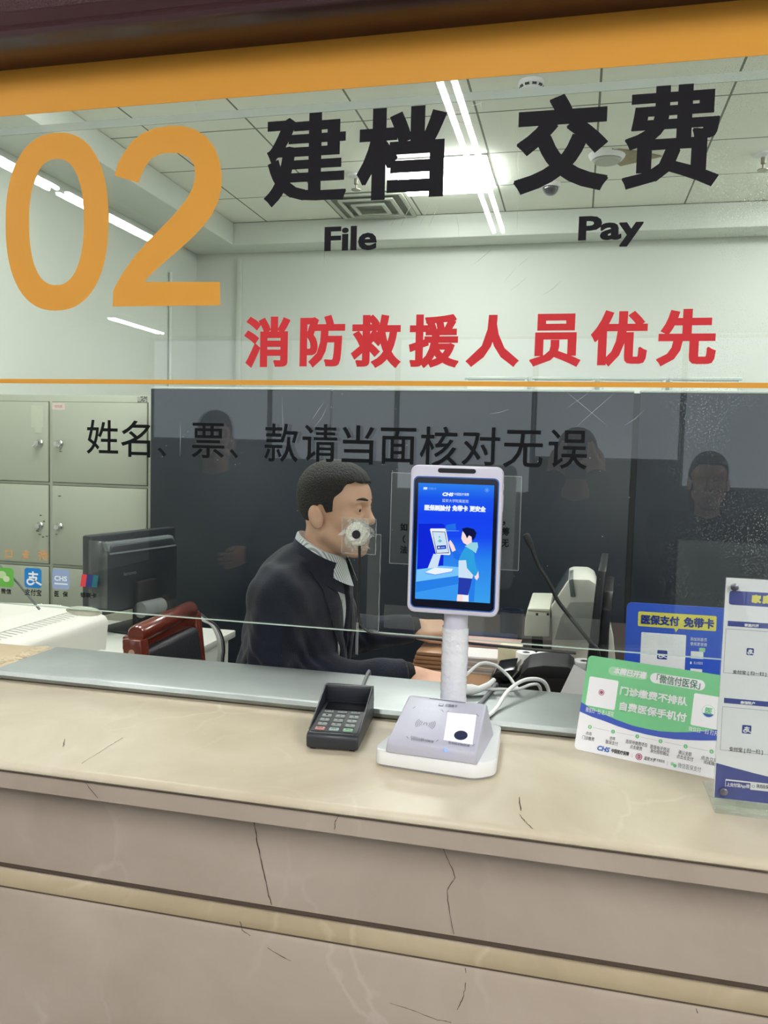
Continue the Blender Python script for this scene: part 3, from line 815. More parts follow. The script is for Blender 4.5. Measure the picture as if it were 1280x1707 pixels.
# ceiling air diffuser beside the lit panel
t = thing('air_vent', 'square grey slatted air vent in the ceiling at the back wall', 'vent', (-1.47, 5.62, 3.36))
vf = MB()
for k in range(3):
    q = 0.27 - 0.075 * k; h = -0.006 - 0.010 * k
    for lo, hi in (((-q, -q, h - 0.012), (q, -q + 0.028, h)), ((-q, q - 0.028, h - 0.012), (q, q, h)), ((-q, -q + 0.028, h - 0.012), (-q + 0.028, q - 0.028, h)), ((q - 0.028, -q + 0.028, h - 0.012), (q, q - 0.028, h))):
        vf.box(lo, hi, 0.003)
obj('louvre', vf, mat('grey vent', (186, 192, 178), 0.5), t, local=True)
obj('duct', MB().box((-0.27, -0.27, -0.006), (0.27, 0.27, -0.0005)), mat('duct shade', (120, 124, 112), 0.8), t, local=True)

# ---- dark partition
m_part = mat('dark slate laminate', (26, 33, 44), 0.38, noise=0.08, nscale=3)
for (a, b, lb) in ((-1.915, -1.053, 'dark slate partition panel behind the clerk, beside the lockers'), (-1.043, 0.213, 'wide dark slate partition panel in the middle, behind the standing terminal'), (0.236, 1.55, 'dark slate partition panel behind the signs on the right')):
    t = thing('partition_panel', lb, 'partition', ((a + b) / 2, 3.42, OFZ))
    obj('panel', MB().box((a, 3.40, OFZ), (b, 3.44, 1.892), 0.002), m_part, t)
    obj('edge_trim', MB().box((a, 3.398, 1.892), (b, 3.442, 1.902), 0.002), mat('pale edge trim', (196, 204, 196), 0.4), t, label='thin pale top edge')

for x in (-1.048, 0.2245):  # black fillers added so the gaps between the panels stay dark
    w_ = 0.005 if x < 0 else 0.0115
    tag(obj('gap_filler_post', MB().box((x - w_, 3.405, OFZ), (x + w_, 3.435, 1.890)), m_black), 'added black post darkening the gap between the ' + ('left and the wide middle' if x < 0 else 'wide middle and the right') + ' partition panels', 'post')

# ---- lockers
m_lock = mat('grey green enamel', (178, 182, 166), 0.42, noise=0.03, nscale=4)
m_gap = mat('door gap', (88, 90, 74), 0.8)
LX0, LX1, LY = -3.045, -1.978, 3.5
lk = thing('locker_cabinet', 'grey green steel locker cabinet with small doors against the left wall', 'locker', (-2.51, 3.7, OFZ))
lb = MB().box((LX0, LY + 0.012, OFZ), (LX1, LY + 0.42, 1.868), 0.004)
obj('body', lb, m_lock, lk)
rows = ((1.442, 1.833), (1.035, 1.424), (0.628, 1.017), (0.222, 0.61))
for ci, (a, b) in enumerate(((-3.030, -2.528), (-2.504, -1.993))):
    for ri, (z0, z1) in enumerate(rows):
        d = obj('door', MB().box((a, LY, z0), (b, LY + 0.0115, z1), 0.003), m_lock, lk)
        g = MB()
        for lo, hi in (((a - .003, LY + .008, z0 - .003), (b + .003, LY + .0125, z0)), ((a - .003, LY + .008, z1), (b + .003, LY + .0125, z1 + .003)), ((a - .003, LY + .008, z0), (a, LY + .0125, z1)), ((b, LY + .008, z0), (b + .003, LY + .0125, z1))):
            g.box(lo, hi)
        obj('door_gap', g, m_gap, d, smooth=0)
        hx = b - 0.045 if ci == 0 else a + 0.040
        hz = z0 + 0.187
        Mh = Matrix.Translation((hx, LY, hz)) @ Matrix.Rotation(math.radians(90), 4, 'X')
        h = MB().lathe([(0.0005, 0), (0.021, 0), (0.021, 0.005), (0.015, 0.012), (0.013, 0.026), (0.0005, 0.027)], n=20, M=Mh)
        if ri == 0:
            s = -1 if ci == 1 else 1
            h.box((hx - 0.012, LY - 0.030, hz - 0.008), (hx + 0.012, LY - 0.018, hz + 0.012), 0.003)
            h.tube([(hx, LY - 0.024, hz), (hx - 0.02 * s, LY - 0.026, hz - 0.014)], 0.006, 8)
        obj('lock', h, m_chrome, d, label='chrome lock knob')
LF = Frame((0, LY - 0.0006, 0), (1, 0, 0), (0, 0, 1))
t = MB(); prect(t, LF, 87, 672, 108, 683, 0, 0, 0.0003); write(t, LF, '保险柜', (91, 675, 104, 680), 1, 0, 0.0006)
obj('label_sticker', t, [mat('pink white sticker', (226, 206, 200), 0.5), mat('red print', (176, 90, 90), 0.5)], lk, smooth=0)
t = MB(); LF2 = Frame((0, LY + 0.0112, 0), (1, 0, 0), (0, 0, 1)); prect(t, LF2, 229, 661, 246, 671, 0, 0, 0.0003)
rnd = random.Random(2)
u0, v0, u1, v1 = uvbox(LF2, 229, 661, 246, 671)
for k in range(26):
    uu = u0 + (u1 - u0) * rnd.random() * .9; vv = v0 + (v1 - v0) * rnd.random() * .9
    patch(t, LF2, [(uu, vv), (uu + .006, vv), (uu + .006, vv + .004), (uu, vv + .004)], 1, 0.0005 + k * 2e-5)
obj('asset_sticker', t, [mat('grey sticker', (170, 172, 160), 0.5), mat('sticker print', (70, 72, 66), 0.5)], lk, smooth=0)
t = MB(); prect(t, LF, 52, 676, 72, 712, 0, 0, 0.0003); prect(t, LF, 58, 712, 70, 722, 0, 0, 0.0003)
obj('tape_remains', t, mat('old tape', (198, 202, 182), 0.35, noise=0.08, nscale=40), lk, smooth=0)
for (x, y) in ((66, 858), (72, 868), (64, 890), (70, 894), (76, 893), (81, 892), (92, 890), (99, 752), (97, 826), (60, 884)):
    t = MB(); prect(t, LF, x, y, x + rnd.uniform(2, 5), y + rnd.uniform(1, 2.5), 0, 0, 0.0003)
    obj('paint_chip', t, m_gap, lk, smooth=0)

# ---- left desk with monitor, printer and chair
m_desk_w = mat('white desk laminate', (214, 218, 208), 0.4)
dk = thing('white_desk', 'white office desk in front of the lockers, its right corner in view', 'desk', (-2.1, 2.35, OFZ))
obj('desk_top', MB().box((-3.0, 1.82, 0.905), (-1.245, 2.86, 0.932), 0.004), m_desk_w, dk)
for lo, hi in (((-1.268, 1.86, OFZ), (-1.248, 2.80, 0.905)), ((-2.97, 1.86, OFZ), (-2.945, 2.80, 0.905))):
    obj('side_panel', MB().box(lo, hi, 0.003), m_desk_w, dk)
obj('back_panel', MB().box((-2.945, 2.775, 0.45), (-1.30, 2.795, 0.905)), m_desk_w, dk)
hoses = MB()
for k, (off, r) in enumerate(((0, .0065), (0.028, .0032), (0.042, .0032))):
    e_ = (0, 5, 8)[k]; yy = 2.58 - 0.035 * k
    pts = [atY(310 + e_, 1012, yy + .02), atY(325 + e_, 1022, yy + .01), atY(339 + e_, 1033, yy), atY(353 + e_, 1041 + k, yy), atY(363 + e_, 1062, yy), atY(366 + e_, 1084, yy), atY(364 + e_, 1108, yy), atY(364 + e_, 1190, yy)]
    tag(obj('cable', MB().tube(spline(pts, 6), r, 10), (mat('white hose', (206, 210, 206), 0.4), m_grey, m_black)[k]), ('white flexible hose hanging beside the wooden chair', 'grey cable hanging next to the white hose', 'thin black cable hanging next to the white hose')[k], 'cable')
# monitor seen from behind
m_mon = mat('dark graphite plastic', (42, 46, 52), 0.42)
mo = thing('monitor', 'dark graphite computer monitor seen from behind on the white desk', 'monitor', (-1.63, 2.77, 0.932), math.radians(-12.0))
# local axes: x = out of the monitor's back, y = along its width
obj('housing', MB().box((-0.03, -0.228, 0.075), (0.015, 0.228, 0.372), 0.008), m_mon, mo, local=True)
obj('back_cover', MB().prism([(-0.19, 0.09), (0.19, 0.09), (0.19, 0.30), (0.165, 0.335), (-0.165, 0.335), (-0.19, 0.30)], 'x', 0.012, 0.055, 0.006), m_mon, mo, local=True)
m_grille = mat('perforated grille', (118, 124, 128), 0.5, bump=0.8, bscale=400)
obj('vent_grille', MB().prism([(0.040, 0.302), (0.058, 0.302), (0.040, 0.342), (0.014, 0.345)], 'y', -0.18, 0.18, 0.002), m_grille, mo, local=True, label='light grey perforated strip')
MF = Frame(PM[mo.name] @ Vector((0.0556, 0, 0)), PM[mo.name].to_3x3() @ Vector((0, 1, 0)), (0, 0, 1))
t = MB(); write(t, MF, 'lenovo', (-0.11, 0.218, -0.045, 0.232), 0, 0.0004, px=False)
obj('maker_lettering', t, m_grey, mo, smooth=0)
obj('stand_neck', MB().box((0.045, -0.055, 0.01), (0.075, 0.055, 0.19), 0.006), m_blackrough, mo, local=True)
obj('hinge', MB().tube([(0.085, -0.055, 0.085), (0.085, 0.06, 0.085)], 0.03, 24), m_grey, mo, local=True, label='silver grey hinge barrel')
obj('stand_foot', MB().box((-0.07, -0.11, 0.0), (0.13, 0.11, 0.014), 0.005), m_blackrough, mo, local=True)
# large white printer
m_cream = mat('cream white plastic', (222, 222, 212), 0.4)
wp = thing('dot_matrix_printer', 'large cream white printer with a slotted top on the white desk', 'printer', (-1.68, 2.03, 0.932))
prof = [(-1.98, 0.945), (-1.45, 0.945), (-1.428, 0.96), (-1.418, 1.07), (-1.428, 1.088), (-1.45, 1.096), (-1.60, 1.112), (-1.94, 1.10), (-1.98, 1.08)]
obj('body', MB().prism(prof, 'y', 1.82, 2.27, 0.010), m_cream, wp)
obj('foot', MB().box((-1.95, 1.85, 0.932), (-1.47, 2.24, 0.946)), m_blackrough, wp)
sl = MB()
for k in range(20):
    y = 1.84 + 0.0215 * k
    sl.add([(xx, yy, 1.0968 + 0.1067 * (-1.45 - xx)) for xx, yy in ((-1.518, y), (-1.474, y), (-1.474, y + .0045), (-1.518, y + .0045))], [(0, 1, 2, 3)])
    sl.add([(xx, yy, 1.0968 + 0.1067 * (-1.45 - xx)) for xx, yy in ((-1.521, y - .002), (-1.518, y - .002), (-1.518, y + .02), (-1.521, y + .02))], [(0, 1, 2, 3)])
obj('slot', sl, mat('slot shade', (168, 170, 162), 0.7), wp, smooth=0, label='row of narrow grey slots')
pc = thing('card_reader', 'small rounded white device beside the cream printer', 'device', (-1.32, 2.13, 0.932))
obj('body', MB().box((-1.385, 2.02, 0.9325), (-1.262, 2.16, 1.012), 0.018, 3), m_cream, pc)
obj('base_strip', MB().box((-1.38, 2.03, 0.932), (-1.268, 2.155, 0.94)), m_grey, pc)
tray = thing('document_tray', 'grey edged document tray at the left edge behind the cream printer', 'tray', (-2.1, 2.53, 0.932))
obj('floor', MB().box((-2.45, 2.38, 0.932), (-1.95, 2.70, 0.945)), mat('beige tray', (150, 146, 124), 0.6), tray)
obj('rim', MB().prism([(-1.955, 2.38), (-1.925, 2.38), (-1.925, 2.70), (-1.955, 2.70)], 'z', 0.932, 0.975, 0.004), mat('grey rim', (110, 114, 110), 0.4, 0.3), tray)
tag(obj('paper_sheet', MB().prism([(-2.35, 2.45), (-2.03, 2.41), (-2.00, 2.58), (-2.32, 2.62)], 'z', 0.9455, 0.9495), mat('white paper', (236, 238, 240), 0.6)), 'white sheet of paper lying in the grey edged tray', 'paper')

# wooden chair with a black leather back
m_redwood = mat('varnished red brown wood', (104, 42, 28), 0.22, noise=0.35, nscale=14, coat=0.6)
m_leather = mat('black leather', (34, 35, 38), 0.42, bump=0.15, bscale=140)
ch = thing('wooden_armchair', 'red brown varnished wooden chair with black leather back, beside the white desk', 'chair', (-1.13, 2.06, OFZ))
ra, rb = Vector((-1.110, 1.900, 1.128)), Vector((-1.138, 2.270, 1.128))
rail = MB(); rail.tube([ra + (rb - ra) * t for t in (0, .02, .5, .98, 1)], [.022, .026, .026, .026, .022], 18)
rail.box((-1.152, 1.902, 1.082), (-1.112, 2.268, 1.122), 0.006)
obj('top_rail', rail, m_redwood, ch)
for p in (ra, rb):
    s = 1 if p is rb else -1
    post = MB().prism([(p.x - 0.030, 1.12), (p.x + 0.026, 1.12), (p.x + 0.075, 0.70), (p.x + 0.060, OFZ), (p.x + 0.015, OFZ), (p.x + 0.012, 0.70)], 'y', p.y - 0.02, p.y + 0.02, 0.006)
    o = obj('post', post, m_redwood, ch)
    if s < 0:
        q = atY(214, 1068, p.y - 0.021)
        obj('plug', MB().lathe([(0.0005, 0), (0.009, 0), (0.008, 0.003), (0.0005, 0.0035)], n=18, M=Matrix.Translation((p.x + 0.0, p.y - 0.0195, 1.085)) @ Matrix.Rotation(math.radians(90), 4, 'X')), mat('pale plug', (190, 160, 140), 0.4), o)
obj('back_pad', MB().prism([(-1.128, 1.085), (-1.095, 1.080), (-1.045, 0.74), (-1.10, 0.74)], 'y', 1.925, 2.245, 0.014), m_leather, ch)
obj('seat', MB().box((-1.52, 1.885, 0.63), (-1.08, 2.255, 0.70), 0.02), m_leather, ch)
obj('seat_frame', MB().box((-1.50, 1.88, 0.585), (-1.07, 2.26, 0.63), 0.005), m_redwood, ch)
for y in (1.90, 2.245):
    obj('leg', MB().box((-1.49, y - 0.02, OFZ), (-1.45, y + 0.02, 0.585), 0.005), m_redwood, ch)

# ================================================================== CLERK'S DESK (right)
m_desk_b = mat('dark brown desk', (70, 58, 52), 0.4)
cd = thing('clerk_desk', 'dark work desk behind the sill carrying the papers and printers', 'desk', (0.55, 2.5, OFZ))
obj('desk_top', MB().box((-0.466, 1.78, 0.953), (1.75, 3.30, 0.98), 0.004), m_desk_b, cd)
for x in (-0.455, 1.705):
    for y in (1.80, 3.245):
        obj('leg', MB().box((x, y, OFZ), (x + 0.035, y + 0.035, 0.953), 0.004), m_blackrough, cd)
DZ = 0.98
m_brown = mat('tan brown leather mat', (158, 122, 92), 0.25, noise=0.15, nscale=10)
m_paper = mat('white paper stack', (226, 224, 220), 0.6)
m_pink = mat('pink form paper', (214, 178, 168), 0.6)
tag(obj('desk_mat', MB().prism([(-0.462, 1.84), (-0.20, 1.84), (-0.20, 2.75), (-0.462, 2.75)], 'z', DZ, DZ + 0.006, 0.002), m_brown), 'glossy tan brown mat on the work desk under the hands', 'desk mat')
# folder with a green spine under the near hand
fo = thing('plastic_folder', 'clear plastic folder with green edge lying on the desk mat behind the terminal pole', 'folder', (-0.355, 2.09, DZ + 0.006), math.radians(-5))
obj('cover', MB().box((-0.15, -0.06, 0.0), (0.15, 0.09, 0.014), 0.003), mat('milky plastic', (226, 232, 214), 0.3), fo, local=True)
obj('spine', MB().box((-0.152, -0.075, 0.0), (0.152, -0.058, 0.016), 0.005), mat('green spine', (120, 176, 70), 0.4), fo, local=True, label='green edge')
# stacked forms
fs = thing('form_stack', 'fanned stack of grey white forms on the tan desk mat', 'paper stack', (-0.276, 2.405, DZ + 0.006), math.radians(2))
b = MB(); rnd = random.Random(7)
for k in range(9):
    o = rnd.uniform(-.006, .006); e = rnd.uniform(-.007, .007) - 0.0012 * k
    b.prism(rrect(-0.06 + o, -0.065, 0.115 + e, 0.065, 0.018), 'z', 0.0052 * k, 0.0052 * k + 0.0040, 0, mi=k % 3)
obj('sheet_pile', b, [m_paper, mat('grey form paper', (178, 174, 172), 0.6), mat('lilac form paper', (200, 192, 196), 0.6)], fs, local=True)
obj('top_form', MB().prism([(-0.05, -0.055), (0.085, -0.06), (0.09, 0.055), (-0.045, 0.06)], 'z', 0.0462, 0.0474), m_paper, fs, local=True)
tag(obj('pink_form', MB().prism([(-0.335, 2.485), (-0.145, 2.485), (-0.145, 2.585), (-0.335, 2.585)], 'z', DZ + 0.0065, DZ + 0.062), m_pink), 'pile of pink printed forms behind the grey white stack', 'paper stack')
bf = thing('folder_pile', 'pile of glossy tan brown folders under the far hand of the clerk', 'folder', (-0.40, 2.45, DZ + 0.006))
for k in range(4):
    obj('folder', MB().box((-0.455 + .004 * k, 2.345 + .003 * (k % 2), DZ + 0.0065 + 0.0125 * k), (-0.346 - .003 * (k % 2), 2.57, DZ + 0.0180 + 0.0125 * k), 0.004), m_brown, bf)
tag(obj('blue_notebook', MB().box((-0.34, 2.60, DZ + 0.0065), (-0.17, 2.745, DZ + 0.045), 0.003), mat('dark blue cover', (34, 40, 78), 0.4)), 'dark blue notebook lying beside the pink forms under the far hand', 'notebook')
m_navy = mat('navy plastic', (24, 36, 60), 0.35)
pcup = thing('pen_cup', 'small navy pen holder behind the stack of forms', 'pen holder', (-0.20, 2.86, DZ))
obj('cup', MB().lathe([(0.0005, 0), (0.038, 0), (0.041, 0.105), (0.036, 0.105), (0.033, 0.01), (0.0005, 0.01)], n=24), m_navy, pcup, local=True)

p = atZ(856, 1092, 1.06)
tag(obj('slip_block', MB().prism([(-0.035, -0.03), (0.03, -0.034), (0.034, 0.03), (-0.03, 0.034)], 'z', DZ, 1.075, 0.003, M=Matrix.Translation((p.x - 0.012, p.y + 0.05, 0))), mat('cream slips', (226, 220, 190), 0.6, noise=0.1, nscale=60)), 'block of cream paper slips beside the paper rolls', 'paper slips')
# paper rolls
m_roll = mat('thermal paper', (236, 236, 234), 0.55)
def roll(x, y, h, label):
    t = thing('paper_roll', label, 'paper roll', (x, y, DZ), 0, 'paper rolls behind the black printer')
    obj('paper', MB().lathe([(0.010, 0.001), (0.027, 0.0), (0.0285, 0.002), (0.0285, h - 0.002), (0.027, h), (0.010, h - 0.001)], n=30, cap=False), m_roll, t, local=True)
    obj('core', MB().lathe([(0.0062, 0.0), (0.0102, 0.0), (0.0102, h), (0.0062, h)], n=20, cap=False), m_grey, t, local=True)
p = atZ(877, 1087, 1.075); roll(p.x, p.y, 0.095, 'white paper roll beside the cream slips, left one of three')
p = atZ(908, 1089, 1.072); roll(p.x + 0.004, p.y, 0.092, 'white paper roll behind the black printer, middle one of three')
p = atZ(958, 1103, 1.105); roll(p.x + 0.024, p.y + 0.02, 0.125, 'tall white paper roll at the right end of the black printer')
tag(obj('adapter_block', MB().box((-0.005, 2.165, DZ), (0.04, 2.205, 1.075), 0.004), m_white), 'small white block between the paper rolls', 'adapter')
# black thermal printer behind the sill
rp = thing('receipt_printer', 'black receipt printer on the desk just behind the sill', 'printer', (-0.085, 2.06, DZ))
q = lambda px, py: (lambda v: (v.x, v.z))(atY(px, py + 13, 1.99))
body = [(-0.190, DZ), (0.012, DZ), (0.030, 1.060), q(956, 1103), q(945, 1100), q(905, 1098), q(888, 1100), q(872, 1107), q(862, 1118), q(854, 1124), q(843, 1128), q(812, 1126), (-0.190, 1.048)]
obj('body', MB().prism(body, 'y', 1.99, 2.125, 0.005), m_black, rp)
lidp = [q(866, 1112), q(880, 1099), q(905, 1095.5), q(946, 1098), q(952, 1101), q(948, 1118), q(880, 1116)]
obj('lid', MB().prism(lidp, 'y', 1.986, 2.129, 0.003), m_blackrough, rp)
obj('cutter_cover', MB().prism([q(818, 1117), q(826, 1108), q(858, 1104), q(852, 1119), q(845, 1125)], 'y', 1.995, 2.12, 0.003), mat('glossy black cover', (24, 26, 30), 0.15), rp)
obj('paper_edge', MB().prism([q(848, 1122), q(862, 1106), q(864, 1107), q(851, 1123)], 'y', 1.998, 2.115), mat('silver edge', (150, 152, 150), 0.3, .6), rp, label='silver tear edge')
tag(obj('receipt_slip', MB().prism([(-0.012, 0), (0.06, 0), (0.062, 0.10), (0.034, 0.115)], 'z', 0, 0.0012, M=Matrix.Translation((-0.02, 1.80, 1.058)) @ Matrix.Rotation(math.radians(60), 4, 'X')), m_paper), 'white receipt slip leaning at the back of the sill next to the black printer', 'receipt')
# cream passbook printer
cp = thing('passbook_printer', 'cream printer with grey side and dark hood on the work desk', 'printer', (0.02, 2.62, DZ))
w = lambda px, py, y=2.5: (lambda v: (v.x, v.z))(atY(px, py, y))
main = [(-0.05, DZ), (-0.05, w(917, 1058)[1]), w(918, 1012), w(946, 969), w(955, 965), w(982, 966), w(994, 973), w(1000, 990), w(1022, 1058), (0.145, DZ)]
obj('body', MB().prism(main, 'y', 2.50, 2.80, 0.006), m_cream, cp)
obj('leg', MB().box((-0.115, 2.60, DZ), (-0.085, 2.76, 1.075)), m_blackrough, cp)
obj('side_plate', MB().prism([w(924, 1066), w(934, 1030), w(950, 1004), w(988, 1003), w(996, 1010), w(1008, 1066)], 'y', 2.494, 2.501, 0.003), mat('grey side plate', (150, 152, 148), 0.5), cp)
obj('hood', MB().prism([w(917, 1034), w(919, 1010), w(945, 968), w(951, 970), w(924, 1013)], 'y', 2.515, 2.79, 0.003), mat('dark smoked hood', (70, 76, 80), 0.25), cp)
obj('tear_bar', MB().prism([w(948, 966), w(955, 964), w(959, 994), w(951, 994)], 'y', 2.49, 2.70, 0.002), mat('grey tear bar', (110, 118, 116), 0.35), cp)
obj('front_tray', MB().prism([w(874, 1058), w(876, 1030), w(880, 1012), w(917, 1013), w(916, 1060)], 'y', 2.48, 2.78, 0.004), mat('cream tray', (226, 226, 210), 0.4), cp)
TF = Frame((0, 2.4795, 0), (1, 0, 0), (0, 0, 1))
tg = MB(); prect(tg, TF, 880, 1018, 915, 1020, 0, 0, .0004); obj('tray_line', tg, mat('tan line', (170, 160, 130), .5), cp, smooth=0)
for x_ in (893, 911):
    tg = MB(); prect(tg, TF, x_, 1022, x_ + 4, 1026, 0, 0, .0004); obj('latch', tg, m_blackrough, cp, smooth=0)
# right monitor, nearly edge-on
mr = thing('monitor', 'thin black monitor seen edge-on beside the cream printer', 'monitor', (0.056, 2.262, DZ), math.radians(-3))
Rt = Matrix.Rotation(math.radians(4), 4, 'Y')
obj('housing', MB().box((-0.008, -0.20, 0.085), (0.012, 0.205, 0.368), 0.004, M=Rt), m_black, mr, local=True)
obj('screen', MB().box((-0.0092, -0.185, 0.105), (-0.0078, 0.205, 0.355), M=Rt), mat('dark screen', (60, 66, 92), 0.12), mr, local=True)
obj('back_cover', MB().prism([(-0.17, 0.10), (0.19, 0.10), (0.19, 0.27), (0.15, 0.31), (-0.13, 0.31), (-0.17, 0.27)], 'x', 0.011, 0.036, 0.006, M=Rt), m_black, mr, local=True)
obj('stand_neck', MB().box((0.03, -0.03, 0.01), (0.05, 0.05, 0.19), 0.004), m_blackrough, mr, local=True)
obj('stand_foot', MB().box((-0.035, -0.045, 0.0), (0.10, 0.13, 0.012), 0.004), m_blackrough, mr, local=True)
# gooseneck microphone
gm_ = thing('gooseneck_microphone', 'black gooseneck microphone curving up in front of the cream printer', 'microphone', (0.075, 1.93, DZ))
pts = [atY(x, y, 1.93) for x, y in ((884, 908), (890, 925), (899, 946), (912, 966), (922, 985), (930, 1002), (945, 1022), (965, 1047), (985, 1072), (998, 1092))]
pts.append(Vector((0.075, 1.93, 1.06))); pts.append(Vector((0.078, 1.93, 1.0)))
obj('neck', MB().tube(spline(pts, 6), 0.0048, 10), m_black, gm_)
a, c = atY(876, 890, 1.93), atY(887, 916, 1.93)
obj('head', MB().tube([a, a + (c - a) * .08, a + (c - a) * .6, c], [.006, .0085, .0085, .0055], 14), m_blackrough, gm_)
obj('base', MB().box((0.03, 1.87, DZ), (0.13, 1.99, DZ + 0.026), 0.006), m_black, gm_)

# ================================================================== SIGNS
m_sgreen = mat('green print', (112, 200, 138), 0.4); m_sblue = mat('blue print', (32, 74, 184), 0.4)
m_swhite = mat('white print', (246, 246, 250), 0.35); m_slgreen = mat('pale green print', (160, 218, 172), 0.4)
m_sdkgreen = mat('dark green writing', (56, 120, 84), 0.5); m_sink = mat('black writing', (40, 42, 48), 0.5)
m_sgrey = mat('grey writing', (130, 132, 138), 0.5); m_spink = mat('maroon emblem', (168, 60, 100), 0.5)
m_schs = mat('blue logo', (52, 110, 190), 0.5); m_syellow = mat('yellow print', (232, 222, 92), 0.4); m_snavy = mat('deep blue print', (18, 48, 146), 0.4)
SM = [m_swhite, m_sgreen, m_sblue, m_slgreen, m_sdkgreen, m_sink, m_sgrey, m_spink, m_schs, m_syellow, m_snavy]
WH, GR, BL, LG, DG, INK, GY_, PK, CH, YE, NV = range(11)
# green board leaning on the marble
A_, B_ = Vector((0.023, 1.466, 1.1005)), Vector((0.247, 1.394, 1.1005))
u = (B_ - A_).normalized(); bk = Vector((-u.y, u.x, 0)); th = math.radians(22)
GB = Frame(A_, u, bk * math.sin(th) + Vector((0, 0, 1)) * math.cos(th))
gb = thing('green_sign_board', 'green and white payment sign board leaning in front of the window pane', 'sign', A_)
W_, H_ = 0.272, 0.171
b = MB(); bp = rrect(-0.006, 0.0, W_, H_, 0.008)
b.fan([GB.P(x, y, 0) for x, y in bp]); b.fan([GB.P(x, y, -0.004) for x, y in bp][::-1])
n = len(bp); b.add([GB.P(x, y, 0) for x, y in bp] + [GB.P(x, y, -0.004) for x, y in bp], [(i, i + n, (i + 1) % n + n, (i + 1) % n) for i in range(n)])
obj('board', b, m_swhite, gb, smooth=0)
c7 = lambda x, y: (960 + x / 5.3333, 1080 + y / 5.3333)
g7 = lambda x, y: GB.uv(*c7(x, y))
def w7(mb, t, x0, x1, y0, y1, mi, bold=0.0, d=0.0012, slant=0.0):
    a = c7(x0, y0); c = c7(x1, y1); write(mb, GB, t, (a[0], a[1], c[0], c[1]), mi, bold, d, slant=slant)
def box7(mb, x0, x1, y0, y1, r, mi, d):
    a = c7(x0, y0); c = c7(x1, y1); prect(mb, GB, a[0], a[1], c[0], c[1], r, mi, d)
b = MB()
wave1 = [(30, 478), (140, 545), (250, 592), (375, 645), (500, 690), (625, 720), (750, 742), (875, 750), (1000, 750), (1120, 742), (1245, 728), (1330, 716)]
wave2 = [(30, 565), (140, 612), (250, 650), (375, 698), (500, 738), (625, 770), (750, 795), (875, 812), (1000, 820), (1120, 824), (1240, 824), (1330, 818)]
uw1 = [g7(*p) for p in wave1]; uw2 = [g7(*p) for p in wave2]
uw1[0] = (-0.006, uw1[0][1]); uw2[0] = (-0.006, uw2[0][1]); uw1[-1] = (W_, uw1[-1][1]); uw2[-1] = (W_, uw2[-1][1])
top = [p for p in rrect(-0.006, 0.0, W_, H_, 0.008) if p[1] > 0.09]
patch(b, GB, top[:0] + uw1 + [p for p in top], GR, 0.0004)
patch(b, GB, uw1 + uw2[::-1], BL, 0.0006)
box7(b, 285, 640, 187, 265, 0.009, LG, 0.0006); box7(b, 655, 1152, 254, 346, 0.010, WH, 0.0006)
w7(b, '本院已开通', 335, 630, 194, 258, WH, 0.0006, slant=0.15); w7(b, '「微信付医保」', 715, 1110, 262, 342, DG, 0.0002)
w7(b, '门诊缴费不排队', 390, 1000, 392, 470, WH, 0.0006); w7(b, '自费医保手机付', 385, 990, 530, 610, WH, 0.0006)
box7(b, 100, 365, 270, 535, 0.003, WH, 0.0007); box7(b, 1032, 1300, 420, 712, 0.003, WH, 0.0007)
c_ = g7(228, 397); disc(b, GB, c_, 0.0052, WH, 0.0010); disc(b, GB, c_, 0.0052, PK, 0.0012, r2=0.0040); disc(b, GB, c_, 0.0030, PK, 0.0012)
c_ = g7(1178, 565); disc(b, GB, c_, 0.0105, LG, 0.0009, r2=0.0100)
w7(b, '医', 1148, 1212, 533, 592, GR, 0.0005); patch(b, GB, [(c_[0] + .0095 * math.cos(a), c_[1] + .0095 * math.sin(a)) for a in [math.radians(205 + 13 * k) for k in range(11)]], BL, 0.0011)
w7(b, '微信扫一扫 进入医院', 85, 340, 545, 592, WH); w7(b, '微信扫一扫 打开', 1000, 1265, 718, 762, WH)
for i, (x, y) in enumerate(((125, 703), (330, 745), (545, 787), (752, 830), (975, 876), (1205, 922))):
    c_ = g7(x, y); disc(b, GB, c_, 0.0034, GR, 0.0008)
    write(b, GB, '123456'[i], (c_[0] - .0009, c_[1] - .0016, c_[0] + .0009, c_[1] + .0016), WH, 0, 0.0011, px=False)
    if i < 5:
        x2, y2 = ((330, 745), (545, 787), (752, 830), (975, 876), (1205, 922))[i]
        ribbon(b, GB, [g7(x + 30, y + 6), g7(x2 - 30, y2 - 6)], 0.0003, GY_, 0.0006)
for t, x0, x1, y0, y1 in (('点击', 88, 142, 745, 776), ('门诊缴费', 55, 165, 786, 822), ('选择', 300, 350, 790, 820), ('医保支付', 265, 375, 826, 862), ('选择待缴费项目', 440, 635, 830, 866), ('点击缴费', 480, 590, 870, 906), ('医保电子凭证', 660, 835, 875, 912), ('身份授权确认', 660, 830, 912, 948), ('确认金额', 912, 1030, 918, 956), ('点击去支付', 895, 1045, 958, 996), ('点击立即', 1110, 1262, 970, 1006), ('完成缴费', 1135, 1265, 1010, 1042)):
    w7(b, t, x0, x1, y0, y1, INK, 0)
w7(b, 'CHS', 190, 302, 876, 922, CH, 0.0005, slant=0.2); w7(b, '中国医疗保障', 315, 475, 910, 948, INK, 0.0002)
ribbon(b, GB, [g7(502, 940), g7(497, 975)], 0.0003, GY_, .0006); ribbon(b, GB, [g7(815, 1008), g7(810, 1045)], 0.0003, GY_, .0006)
c_ = g7(560, 968); disc(b, GB, c_, 0.0056, PK, 0.0010, r2=0.0044); disc(b, GB, c_, 0.0034, PK, 0.0010); w7(b, '延大', 544, 578, 958, 978, WH, 0, 0.0013)
w7(b, '延安大学', 608, 710, 972, 1008, INK, 0.0001, slant=0.2); w7(b, '附属医院', 718, 790, 992, 1018, INK)
